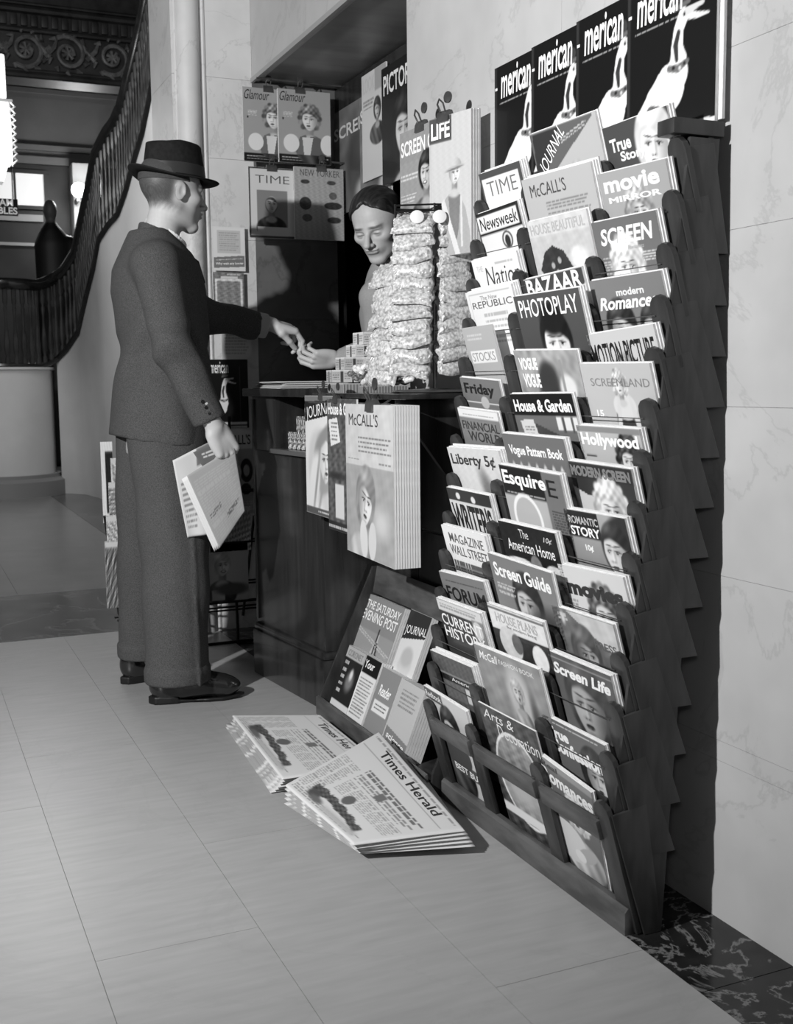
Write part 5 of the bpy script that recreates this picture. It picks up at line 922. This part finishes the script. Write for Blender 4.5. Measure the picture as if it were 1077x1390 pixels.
RL_ = MB().lathe([(.001, 0), (.008, 0), (.009, .004), (.009, .052), (.008, .056), (.001, .056)], (0, 0, 0), 10).mesh('sweet_roll'); RL_.materials.append(mat('roll_wrapper', .8, .25, g2=.35, scale=110, ramp=(.45, .55)))
for j in range(3):
    for k in range(8):
        t = .45+.42*k/7; q = cl(t, .045+.03*j); o = bpy.data.objects.new('sweet_roll', RL_); COL.objects.link(o); o.location = (q[0], q[1], .8125+.028*j*0); o.scale = (1, 1, 1+.9*j); tag(o, 'wrapped roll of sweets standing in the counter display window, row %s from the front' % ('first', 'second', 'third')[j], 'sweets', 'rolls of sweets in the display window')
# ================================================================ people
def head(P, pr=1.0, jaw=1.0, nose=1.0, long=0.0):
    d = el(P, (-.014, 0, .036), (.100, .078, .092)); d = smin(d, el(P, (.028, 0, -.028), (.060, .060, .085)), .03)
    for s in (-1, 1): d = smin(d, rc(P, (-.008, s*.050, -.058), (.062, s*.014, -.100), .017*jaw, .015), .022); d = smin(d, el(P, (.050, s*.044, -.020), (.028, .022, .020)), .018)
    d = smin(d, el(P, (.066, 0, -.104), (.021, .024, .017)), .016); d = smin(d, rc(P, (.076, -.032, .016), (.076, .032, .016), .013, .013), .016)
    d = smin(d, el(P, (.070, 0, -.060), (.025, .030, .028)), .014)
    for s in (-1, 1): d = smax(d, -el(P, (.094, s*.031, -.004), (.018, .019, .013)), .012)
    for s in (-1, 1): d = smin(d, el(P, (.071, s*.031, -.005), (.0145, .0155, .0125)), .004)
    d = smin(d, rc(P, (.088, 0, .004), (.110*nose if nose > 1 else .110, 0, -.034), .0075, .0115), .010)
    for s in (-1, 1): d = smin(d, el(P, (.101, s*.0115, -.039), (.010, .0075, .007)), .006)
    d = smin(d, el(P, (.092, 0, -.0585), (.009, .024, .0050)), .005); d = smin(d, el(P, (.090, 0, -.0685), (.010, .021, .0062)), .005)
    d = smax(d, -el(P, (.101, 0, -.0634), (.008, .024, .0012)), .003)
    for s in (-1, 1):
        R = rotm('Y', 12); d = smin(d, el(P, (-.008, s*.080, -.006), (.019, .0065, .031), R), .006); d = smax(d, -el(P, (-.004, s*.0875, -.004), (.011, .005, .020), R), .003); d = smin(d, el(P, (.006, s*.081, -.010), (.004, .004, .008)), .003)
    return smin(d, rc(P, (-.022, 0, -.055), (-.045, 0, -.175), .052, .060), .03)
def headcol(V, hairline=None):
    c = np.full(len(V), .78); x, y, z = V.T
    lip = np.exp(-((z+.0635)/.008)**4-((y)/.026)**4)*(x > .08); c = c*(1-.25*lip)
    for s in (-1, 1):
        br = np.exp(-((z-.0195-.05*np.abs(np.abs(y)-.03))/.0045)**4-((y-s*.033)/.021)**4)*(x > .06); c = c*(1-br)+.36*br
        ln_ = np.exp(-((z+.0035)/.0022)**2-((y-s*.031)/.014)**4)*(x > .07); c = c*(1-.75*ln_)+.15*.75*ln_
    return c+.012*vnoise(V, 160, 3)
def hand(P, curl, spread=.0, thumb=((.028, .034, -.012), (.060, .052, -.030), (.085, .042, -.045)), L_=1.0):
    """wrist at origin, fingers along +x, back of the hand +z, thumb on +y; curl = three bend angles per finger"""
    d = rc(P, (-.07, 0, 0), (.0, 0, 0), .030, .0255); d = smin(d, el(P, (.045, .0, -.002), (.050, .040, .0165)), .02)
    ys = (.030, .010, -.010, -.028); Ls = ((.043, .026, .021), (.047, .030, .022), (.043, .028, .021), (.034, .021, .019)); rr = (.0088, .0090, .0086, .0077); x0 = (.086, .090, .086, .078)
    d = smin(d, rc(P, (.02, .022, -.002), (.08, .030, 0), .016, .0125), .012); d = smin(d, rc(P, (.02, -.02, -.002), (.076, -.027, 0), .016, .011), .012)
    pads = d
    for i in range(4):
        cu = curl[i] if hasattr(curl[0], '__len__') else curl; p = np.array((x0[i]*L_, ys[i], 0)); q0 = np.array((.05, ys[i]*.8, 0)); f = rc(P, q0, p, .012, rr[i]*1.12); a = 0
        for k in range(3):
            a += math.radians(cu[k]); sp_ = spread*(1.5-i); dv = np.array((math.cos(a)*math.cos(sp_), math.sin(sp_)*math.cos(a), -math.sin(a))); q = p+dv*Ls[i][k]*L_; r1, r2 = rr[i]*(1.06-.1*k), rr[i]*(.98-.1*k)
            f = smin(f, rc(P, p, q, r1, r2), .003); p = q
        pads = smin(pads, f, .0045) if i == 0 else np.minimum(pads, f) if False else smin(pads, f, .0035)
    t = rc(P, (.006, .014, -.006), thumb[0], .018, .0155); t = smin(t, rc(P, thumb[0], thumb[1], .0135, .0105), .006); t = smin(t, rc(P, thumb[1], thumb[2], .0108, .0088), .004)
    return smin(pads, t, .008)
def place(V, org, F_, Up):
    F_ = np.array(F_, float); F_ /= np.linalg.norm(F_); Up = np.array(Up, float); Up = Up-F_*(Up@F_); Up /= np.linalg.norm(Up); Lf = np.cross(Up, F_)
    return np.array(org)+V[:, :1]*F_+V[:, 1:2]*Lf+V[:, 2:]*Up
def sdfmesh(fn, lo, hi, h): P, o = grid(lo, hi, h); return snet(fn(P), o, h)
def joinm(parts):
    Vs, Qs, Cs, n = [], [], [], 0
    for V, Q, c in parts: Vs.append(V); Qs.append(Q+n); Cs.append(np.broadcast_to(c, (len(V),))); n += len(V)
    return np.concatenate(Vs), np.concatenate(Qs), np.concatenate(Cs)
SKG = .80
# ---- the customer
CU = np.array((.80, 3.74, 0.0))
man = thing('person', 'man in a dark hat and grey suit handing over a coin, newspaper in hand', 'person', CU)
hV, hQ = sdfmesh(head, (-.13, -.10, -.24), (.13, .10, .14), .0032)
hm = headcol(hV); hm_ = (1-sst(-.02, .035, hV[:, 0]+.3*np.abs(hV[:, 2])))*sst(-.088, -.045, hV[:, 2]+.25*hV[:, 0]+.006*vnoise(hV, 300, 5))*(1-np.exp(-((hV[:, 0]+.002)/.028)**4-((hV[:, 2]+.010)/.040)**4)*(np.abs(hV[:, 1]) > .05)); hc = lin(hm*(1-hm_)+hm_*(.32+.06*vnoise(hV, 900, 8))); HF = (math.cos(math.radians(10)), math.sin(math.radians(10)), -.06); HO = (.862, 3.735, 1.648)
hW = place(hV, HO, HF, (0, 0, 1))
gV, gQ = sdfmesh(lambda P: hand(P, [(55, 60, 25), (58, 60, 28), (60, 58, 28), (62, 55, 25)], .03, ((.034, .032, -.018), (.066, .036, -.040), (.090, .026, -.048))), (-.08, -.07, -.11), (.19, .08, .03), .0024)
lV, lQ = sdfmesh(lambda P: hand(P, [(42, 42, 22), (50, 52, 28), (70, 70, 35), (80, 72, 35)], .05, ((.034, .034, -.016), (.070, .036, -.040), (.098, .028, -.062))), (-.08, -.07, -.12), (.19, .08, .03), .0024)
# right hand hangs and grips the paper; left hand reaches out with the coin
RW = place(gV*1.1, (.905, 3.462, .897), (.44, .02, -.90), (.28, -.94, .12))
LW = place(lV, (1.262, 3.95, 1.240), (.97, .02, -.22), (.20, -.45, .85))
LW_ = lV.copy(); LW_[:, 1] *= -1; LW = place(LW_, (1.255, 3.95, 1.240), (.97, .0, -.20), (.15, -.30, .95)); lQm = lQ[:, ::-1]
def corebody(P):
    d = loftd(P, [(.80, .80, 3.74, .12, .16), (1.0, .80, 3.74, .11, .15), (1.25, .80, 3.74, .11, .16), (1.42, .81, 3.74, .08, .14), (1.50, .825, 3.74, .055, .06)])
    for s, x in ((3.63, .80), (3.84, .78)): d = smin(d, rc(P, (.80, s, .84), (x-.01, s-(.06 if s < 3.7 else -.02), .09), .085, .045), .03)
    d = smin(d, rc(P, (.77, 3.56, 1.40), (.785, 3.50, 1.15), .045, .038), .03); d = smin(d, rc(P, (.785, 3.50, 1.15), (.90, 3.470, .90), .037, .027), .02)
    d = smin(d, rc(P, (.84, 3.92, 1.40), (1.0, 3.97, 1.265), .045, .038), .03); d = smin(d, rc(P, (1.0, 3.97, 1.265), (1.25, 3.95, 1.24), .036, .027), .02); return d
cV, cQ = sdfmesh(corebody, (.60, 3.36, .03), (1.36, 4.06, 1.53), .014)
V, Q, C_ = joinm([(hW, hQ, hc), (RW, gQ, lin(SKG-.03)), (LW, lQm, lin(SKG)), (cV, cQ, lin(.7))])
obj('body', npmesh('body', V, Q, True, C_), SKIN, man)
def hairf(P):
    d = head_d(P)-.0035; x, y, z = P; fr = x-.035+.9*np.maximum(-.01-z, 0)+.25*np.abs(z-.0); return np.maximum(np.maximum(d, fr), .028-z)
def head_d(P): return smin(el(P, (-.014, 0, .036), (.100, .078, .092)), rc(P, (-.03, 0, -.03), (-.045, 0, -.10), .060, .056), .02)
def ear_cut(P): return el(P, (-.002, 0, -.012), (.026, .12, .036))
HAIRM = mat('short_dark_hair', .20, .7, g2=.33, scale=900, bump=.6)
kV, kQ = sdfmesh(lambda P: np.maximum(hairf(P), -ear_cut(P)), (-.14, -.10, -.10), (.06, .10, .14), .004)
obj('hair', npmesh('hair', place(kV, HO, HF, (0, 0, 1)), kQ, True), HAIRM, man)
TW = mat('grey_tweed', .22, .9, g2=.37, scale=430, bump=.6, detail=2, ramp=(.3, .7), spec=.15)
TR_ = mat('grey_flannel', .23, .9, g2=.36, scale=430, bump=.5, detail=2, ramp=(.3, .7), spec=.15)
def jacket(P):
    d = loftd(P, [(.835, .795, 3.75, .172, .215), (.90, .80, 3.75, .166, .212), (1.0, .805, 3.75, .156, .202), (1.12, .818, 3.75, .146, .190), (1.22, .815, 3.75, .148, .198), (1.33, .805, 3.75, .152, .205), (1.40, .802, 3.75, .140, .200), (1.45, .80, 3.745, .115, .170), (1.49, .79, 3.74, .090, .115), (1.525, .785, 3.74, .070, .080)])
    d = smin(d, el(P, (.765, 3.585, 1.405), (.078, .075, .072)), .03); d = smin(d, el(P, (.835, 3.90, 1.405), (.078, .075, .072)), .03)
    hem = .800-.10*(P[0]-.80)+.835*0; d = np.maximum(d, (.853-.20*(P[0]-.70))-P[2])
    ra = rc(P, (.762, 3.565, 1.40), (.790, 3.495, 1.15), .072, .061); ra = smin(ra, rc(P, (.790, 3.495, 1.15), (.893, 3.475, .915), .060, .052), .03); ax = np.array((.40, 0, -.92)); ra = np.maximum(ra, (P[0]-.893)*ax[0]+(P[2]-.915)*ax[2]); d = smin(d, ra, .016)
    la = rc(P, (.845, 3.92, 1.39), (1.0, 3.975, 1.272), .074, .060); la = smin(la, rc(P, (1.0, 3.975, 1.272), (1.205, 3.955, 1.238), .060, .050), .03); la = np.maximum(la, (P[0]-1.205)*.985-(P[2]-1.238)*.17); d = smin(d, la, .02)
    n = .0085*np.sin(P[2]*34+P[1]*20+3*np.sin(P[0]*14))*np.exp(-((P[2]-1.13)/.10)**2)+.0065*np.sin(P[2]*60+P[0]*38)*np.exp(-((P[2]-1.18)/.08)**2-((P[1]-3.5)/.08)**2)+.0025*np.sin(P[0]*45+P[2]*12+1)
    fl = .002*np.exp(-((P[0]-.90-.05*(P[2]-1))/.004)**2)*(P[2] < 1.2)
    nk = rc(P, (.832, 3.738, 1.45), (.842, 3.737, 1.60), .060, .066); d = smax(d, -nk, .006); return d+n*.8-fl*0
jV, jQ = sdfmesh(jacket, (.60, 3.40, .80), (1.24, 4.08, 1.56), .0075)
obj('jacket', npmesh('jacket', jV, jQ, True), TW, man)
def collar(P):                                   # jacket collar and lapels wrapped round the neck
    d = np.abs(rc(P, (.815, 3.74, 1.46), (.835, 3.738, 1.60), .083, .068))-.0035; top = 1.548-.55*(P[0]-.757); d = np.maximum(d, P[2]-top); return np.maximum(d, (top-.065)-P[2])
xV, xQ = sdfmesh(collar, (.70, 3.64, 1.34), (.94, 3.84, 1.60), .004); obj('coat_collar', npmesh('coat_collar', xV, xQ, True), TW, man)
def shirt(P):
    d = np.abs(rc(P, (.832, 3.738, 1.46), (.842, 3.737, 1.62), .064, .066))-.002; top = 1.572-.62*(P[0]-.757); d = np.maximum(d, P[2]-top); return np.maximum(d, (top-.040)-P[2])
sV, sQ = sdfmesh(shirt, (.74, 3.65, 1.36), (.93, 3.83, 1.60), .0032); obj('shirt_collar', npmesh('shirt_collar', sV, sQ, True), mat('white_shirt', .93, .7), man)
MB().prism([(.905, 1.452), (.935, 1.430), (.955, 1.36), (.925, 1.35), (.905, 1.43)], 1, 3.71, 3.74).build('necktie', mat('dark_necktie', .10, .6), man, .004)
CF = mat('grey_shirt_cuff', .68, .8)
def tubecuff(nm, a, b, r0, r1, m, th=.003):
    a, b = np.array(a, float), np.array(b, float); lo = np.minimum(a, b)-.08; hi = np.maximum(a, b)+.08
    ax = (b-a)/np.linalg.norm(b-a); L0 = np.linalg.norm(b-a)
    def f(P):
        t = (P[0]-a[0])*ax[0]+(P[1]-a[1])*ax[1]+(P[2]-a[2])*ax[2]; r = np.sqrt(np.maximum((P[0]-a[0])**2+(P[1]-a[1])**2+(P[2]-a[2])**2-t*t, 0)); return np.maximum(np.abs(r-(r0+(r1-r0)*t/L0))-th, np.maximum(-t, t-L0))
    v, q = sdfmesh(f, lo, hi, .004); return obj(nm, npmesh(nm, v, q, True), m, man)
tubecuff('shirt_cuff', (1.17, 3.955, 1.244), (1.236, 3.952, 1.233), .044, .041, CF)
for k in range(3):
    p = (.862+.010*k, 3.428+.0, .975-.018*k); MB().lathe([(.001, -.002), (.006, -.002), (.0065, 0), (.005, .002), (.001, .002)], (0, 0, 0), 12).build('sleeve_button', mat('dark_button', .07, .3), man, base=1).matrix_local = Matrix.Translation(tuple(np.array(p)-CU)) @ Matrix.Rotation(math.radians(80), 4, 'X')
def trousers(P):
    a = loftd(P, [(.082, .782, 3.55, .100, .094), (.25, .785, 3.56, .103, .097), (.5, .797, 3.59, .112, .102), (.70, .805, 3.63, .126, .108), (.93, .80, 3.66, .14, .11)])
    b = loftd(P, [(.100, .748, 3.865, .095, .092), (.25, .752, 3.862, .098, .094), (.5, .768, 3.85, .108, .10), (.70, .785, 3.83, .125, .108), (.93, .80, 3.80, .14, .11)])
    d = smin(a, b, .02); d = d+.0035*np.sin(P[2]*24+P[0]*30+P[1]*18)*np.exp(-((P[2]-.45)/.25)**2)+.003*np.sin(P[0]*60+P[2]*5)*np.exp(-((P[2]-.62)/.2)**2)-.006*np.exp(-((P[0]-.835)/.007)**2)*(P[1] < 3.62)*(P[2] < .7)
    d = d-.006*(1-sst(.122, .128, P[2]-.018*(P[1] > 3.72)))
    inner = np.minimum(loftd(P, [(0, .782, 3.55, .084, .078), (.13, .782, 3.55, .080, .075)]), loftd(P, [(0, .748, 3.865, .079, .076), (.15, .748, 3.865, .076, .072)])); return smax(d, -inner, .003)
tV, tQ = sdfmesh(trousers, (.60, 3.42, .05), (.97, 3.98, .93), .0075); obj('trousers', npmesh('trousers', tV, tQ, True), TR_, man)
LEA = mat('black_polished_leather', .13, .22, coat=.6, bump=.12, scale=30)
def shoe(P):
    P = (P[0], P[1]/1.08, (P[2]-.006)/1.22)
    up = el(P, (.045, 0, .045), (.062, .037, .048)); up = smin(up, rc(P, (.03, 0, .055), (.02, 0, .105), .036, .034), .02); up = smin(up, rc(P, (.10, 0, .042), (.225, .0, .030), .036, .028), .03); up = smin(up, el(P, (.225, 0, .030), (.055, .040, .026)), .02); up = smin(up, el(P, (.15, 0, .04), (.08, .042, .032)), .02)
    up = smin(up, rc(P, (.10, 0, .072), (.16, 0, .058), .020, .018), .02)
    up = np.maximum(up, np.where(P[0] < .075, .014, .005)-P[2]); up = up-.0018*(np.abs(P[2]-.050-.10*(P[0]-.12)) < .0015)*(P[0] > .10)*(P[0] < .20); return up
def sole(P):
    x = P[0]; hw = np.interp(x, [-.02, .0, .05, .10, .17, .22, .27, .292], [.0, .027, .032, .029, .042, .041, .023, .001]); d = np.maximum(np.abs(P[1])-hw, 0)
    zb = np.where(x < .075, 0.0, .004+.05*np.clip(x-.22, 0, 1)); zt = np.where(x < .075, .027, .014)+.05*np.clip(x-.22, 0, 1)
    return np.maximum(np.maximum(np.abs(P[1])-hw, P[2]-zt), np.maximum(zb-P[2], np.maximum(x-.292, -.02-x)))
uV, uQ = sdfmesh(shoe, (-.03, -.06, 0), (.31, .06, .15), .004); oV, oQ = sdfmesh(sole, (-.03, -.06, -.004), (.31, .06, .04), .004)
for org, ang in (((.712, 3.585, .0), -10), ((.672, 3.875, .0), 12)):
    F_ = (math.cos(math.radians(ang)), math.sin(math.radians(ang)), 0); so = obj('shoe', npmesh('shoe', place(uV, org, F_, (0, 0, 1)), uQ, True), LEA, man)
    obj('sole', npmesh('sole', place(oV, org, F_, (0, 0, 1)), oQ, True), mat('black_sole', .07, .5), so, base=None)
    mb = MB()
    for k in range(4):
        q = place(np.array([(.105+.018*k, -.018, .088-.011*k), (.112+.018*k, 0, .094-.011*k), (.105+.018*k, .018, .088-.011*k)]), org, F_, (0, 0, 1)); mb.tube(q, .0022, 6)
    mb.build('laces', mat('black_lace', .05, .7), so)
FELT = mat('dark_felt', .115, .85, var=.02, scale=60, bump=.15, spec=.2)
def hatmesh():
    n = 72; rows = []
    def ringp(rx, ry, zf_): return [(rx*math.cos(a), ry*math.sin(a), zf_(a)) for a in np.linspace(0, 2*math.pi, n, endpoint=False)]
    brim = lambda f: (lambda a: .0+f*(.030*max(0, -math.cos(a))**2-.007*abs(math.sin(a))**2-.004*max(0, math.cos(a))))
    prof = [(.147, .122, 1.0, -.0015), (.150, .125, 1.04, .001), (.147, .122, 1.0, .0035), (.120, .098, .45, .004), (.106, .085, .1, .004), (.1035, .083, 0, .010)]
    V = []
    for rx, ry, f, dz in prof:
        b = brim(f); V += ringp(rx, ry, lambda a: b(a)+dz)
    for t in np.linspace(.1, 1, 9):
        rx = .1035-.012*t; ry = .083-.012*t; V += ringp(rx, ry, lambda a: .010+.098*t-.012*t*max(0, -math.cos(a))**2*0+.0)
    m = len(V)//n
    for f, dz in ((.93, .006), (.80, .009), (.55, .004), (.3, -.006), (.08, -.010)):
        V += [((.0915*f)*math.cos(a), (.071*f)*math.sin(a), .108+dz-.010*max(0, -math.cos(a))-.016*math.exp(-((math.sin(a)*f)/.25)**2)*(.4+.6*f)*(f < .9)) for a in np.linspace(0, 2*math.pi, n, endpoint=False)]
    m = len(V)//n; F = []
    for i in range(m-1):
        for k in range(n): F.append((i*n+k, i*n+(k+1) % n, (i+1)*n+(k+1) % n, (i+1)*n+k))
    inn = [(0, 0)]; s = len(V); V += [(.098*math.cos(a), .078*math.sin(a), .0) for a in np.linspace(0, 2*math.pi, n, endpoint=False)]
    for k in range(n): F.append((s+k, s+(k+1) % n, (k+1) % n, k))
    s2 = len(V); V += [(.094*math.cos(a), .074*math.sin(a), .05) for a in np.linspace(0, 2*math.pi, n, endpoint=False)]
    for k in range(n): F.append((s2+k, s2+(k+1) % n, s+(k+1) % n, s+k))
    F.append(tuple(s2+k for k in range(n))); F.append(tuple((m-1)*n+k for k in range(n)))
    V = np.array(V); a = np.arctan2(V[:, 1], V[:, 0]); pinch = ((V[:, 2] > .045) & (V[:, 0] > 0)); V[pinch, 1] *= 1-.20*np.clip((V[pinch, 2]-.045)/.05, 0, 1)*np.clip(V[pinch, 0]/.09, 0, 1); return V, F
hv, hf = hatmesh(); HATO = np.array((.866, 3.736, 1.690)); HATF = (math.cos(math.radians(8)), math.sin(math.radians(8)), -.03)
ht = obj('hat', pymesh('hat', place(hv, HATO, HATF, (0, 0, 1)), hf, True), FELT, man)
n = 72; bv = [((.1055-.0045*t)*math.cos(a), (.085-.0045*t)*math.sin(a), .008+.036*t) for t in (0, .5, 1) for a in np.linspace(0, 2*math.pi, n, endpoint=False)]
bf_ = [(i*n+k, i*n+(k+1) % n, (i+1)*n+(k+1) % n, (i+1)*n+k) for i in range(2) for k in range(n)]
obj('hat_band', pymesh('hat_band', place(np.array(bv), HATO, HATF, (0, 0, 1)), bf_, True), mat('grosgrain_band', .17, .5), ht)
tp = LW[np.argmin(np.linalg.norm(LW-np.array((1.375, 3.93, 1.150)), axis=1))]
cn = MB().lathe([(.001, -.001), (.0115, -.001), (.0125, 0), (.0115, .001), (.001, .001)], (0, 0, 0), 20).build('coin', mat('silver_coin', .95, .2, metal=.9)); cn.matrix_world = Matrix.Translation((1.372, 3.925, 1.150)) @ Matrix.Rotation(math.radians(70), 4, 'X') @ Matrix.Rotation(.3, 4, 'Y'); tag(cn, 'bright silver coin between the two hands', 'coin')
# ---- newspaper held at his side
np_ = thing('held_newspaper', 'folded newspaper hanging from the hand of the man in the hat', 'newspaper', (.93, 3.49, .5))
def npq(px, py, y): return on(px, py, 1, y)
def inside(c): c.lines(.05, .05, .95, .9, 26, .70, .0, .35); c.lines(.1, .35, .45, .42, 2, .35, .1); c.lines(.5, .18, .9, .25, 3, .35, .1)
qs = [(254, 646), (318, 606), (298, 744), (333, 694)]
for k in range(4):
    o_ = .004*k; q = [npq(px-2.4*k, py+1.5*k, 3.462+.006*k) for px, py in qs]; curved_sheet('section_fold', *q, .003, inside if k == 0 else None, np_, .004, 60 if k == 0 else 20, 60 if k == 0 else 20, seed=60, bg=.64 if k == 0 else .88)
q = [npq(px, py, 3.492) for px, py in ((234, 625), (292, 596), (255, 730), (285, 725))]
curved_sheet('back_section', *q, .008, lambda c: (c.rect(.55, .8, 1, 1, .45), c.lines(.6, .85, .95, .95, 2, .9), c.lines(.1, .1, .5, .7, 9, .5)), np_, .004, 50, 60, seed=71, bg=.84)
q = [npq(px, py, 3.487) for px, py in ((262, 614), (318, 590), (280, 640), (324, 632))]
curved_sheet('cover_fold', *q, .003, lambda c: (c.lines(.15, .55, .6, .85, 2, .92),), np_, .002, 40, 30, seed=72, bg=.42)
# ---- the vendor
VO = np.array((1.590, 3.75, 1.580)); ven = thing('person', 'dark-haired vendor in a pale grey jumper behind the counter looking down at his open hand', 'person', (1.72, 3.86, 0))
VF = (-.66, -.56, -.44)
vV, vQ = sdfmesh(lambda P: head(P, nose=1.05, jaw=1.1), (-.13, -.10, -.24), (.13, .10, .14), .0032)
vV = vV*np.array((1.0, 1.09, .97)); vW = place(vV, VO, VF, (-.22, -.1, 1)); vc = lin(headcol(vV))
vh = lV.copy()
# palm up, fingers curled, reaching toward the customer
eV, eQ = sdfmesh(lambda P: hand(P, [(35, 45, 25), (38, 48, 28), (42, 50, 30), (46, 50, 30)], .03, ((.036, .036, -.014), (.066, .044, -.034), (.088, .036, -.052))), (-.08, -.07, -.11), (.19, .08, .03), .0024)
VWr = np.array((1.475, 3.875, 1.112)); eW = place(eV, VWr, (-.93, .10, .02), (-.05, -.75, -.55))
def vcore(P):
    d = loftd(P, [(.80, 1.76, 3.88, .14, .15), (1.2, 1.74, 3.86, .13, .16), (1.38, 1.70, 3.83, .10, .15), (1.45, 1.67, 3.80, .055, .06)]); d = smin(d, rc(P, (1.60, 3.76, 1.35), (1.62, 3.80, 1.13), .042, .036), .03); d = smin(d, rc(P, (1.62, 3.80, 1.13), tuple(VWr), .034, .026), .02)
    for y in (3.78, 3.96): d = smin(d, rc(P, (1.78, y, .85), (1.80, y, .02), .085, .05), .03)
    return d
wV, wQ = sdfmesh(vcore, (1.38, 3.60, .0), (1.95, 4.08, 1.46), .014)
V, Q, C_ = joinm([(vW, vQ, vc), (eW, eQ, lin(SKG-.02)), (wV, wQ, lin(.7))]); obj('body', npmesh('body', V, Q, True, C_), SKIN, ven)
def vhair(P):
    x, y, z = P; d = el(P, (-.014, 0, .040), (.106, .086, .098)); hl = .058-1.35*np.maximum(.090-z, 0)+.45*np.abs(y); d = np.maximum(d, x-np.maximum(hl, -.03)); d = np.maximum(d, -.040-z+.3*np.maximum(x, 0)); d = smin(d, np.maximum(el(P, (.0, 0, .0), (.060, .0845, .060)), np.maximum(x-.000, -.012-z)), .004); d = np.maximum(d, -el(P, (-.004, 0, -.012), (.022, .12, .032))); return d+.0012*np.sin(y*260+x*60)
yV, yQ = sdfmesh(vhair, (-.14, -.10, -.06), (.10, .10, .15), .004); obj('hair', npmesh('hair', place(yV*np.array((1.0, 1.09, .97)), VO, VF, (-.22, -.1, 1)), yQ, True), mat('combed_dark_hair', .14, .5, var=.05, scale=40, stretch=(1, 8, 1)), ven)
JM = mat('pale_grey_jumper', .62, .9, var=.02, scale=300, bump=.3)
def jumper(P):
    d = loftd(P, [(.80, 1.77, 3.89, .165, .18), (1.1, 1.76, 3.88, .160, .185), (1.28, 1.735, 3.86, .155, .19), (1.36, 1.715, 3.84, .135, .175), (1.42, 1.69, 3.82, .10, .12), (1.47, 1.66, 3.79, .062, .066)])
    d = smin(d, el(P, (1.615, 3.77, 1.335), (.075, .07, .07)), .035); d = smin(d, rc(P, (1.60, 3.765, 1.33), (1.61, 3.79, 1.14), .066, .056), .03); ar = rc(P, (1.61, 3.79, 1.14), (1.50, 3.865, 1.115), .054, .042); d = smin(d, ar, .03)
    nk = rc(P, (1.665, 3.80, 1.44), (1.635, 3.77, 1.56), .055, .060); d = smax(d, -nk, .006); return d+.003*np.sin(P[2]*40+P[0]*30)
zV, zQ = sdfmesh(jumper, (1.42, 3.62, .80), (1.96, 4.10, 1.52), .008); obj('jumper', npmesh('jumper', zV, zQ, True), JM, ven)
# ---- dark figure far off in the lobby
fp = on(72, 300, 1, 15.0); fig = thing('person', 'distant figure in a long dark coat standing in the lobby beyond the stair rail', 'person', (fp[0], 15.0, 0)); fx = fp[0]; zh = float(on(68, 285, 1, 15.0)[2])
def figf(P):
    d = loftd(P, [(.0, fx, 15, .20, .16), (.9, fx, 15, .20, .16), (1.4, fx, 15, .22, .15), (zh-.42, fx, 15, .24, .15), (zh-.26, fx-.02, 15, .15, .11), (zh-.16, fx-.03, 15, .07, .07)]); d = smin(d, rc(P, (fx-.02, 15, zh-.3), (fx-.03, 15, zh-.05), .06, .055), .04); d = smin(d, el(P, (fx-.03, 15, zh), (.085, .09, .13)), .04)
    d = smin(d, rc(P, (fx+.2, 14.97, zh-.38), (fx+.28, 14.9, zh-.72), .07, .055), .04); return smin(d, rc(P, (fx+.28, 14.9, zh-.72), (fx+.42, 14.7, zh-.85), .055, .04), .03)
fV, fQ = sdfmesh(figf, (fx-.35, 14.6, 0), (fx+.55, 15.25, zh+.18), .03); fc = np.where(fV[:, 2] > zh-.16, lin(.35), lin(.08)); obj('body', npmesh('body', fV, fQ, True, fc), SKIN, fig)
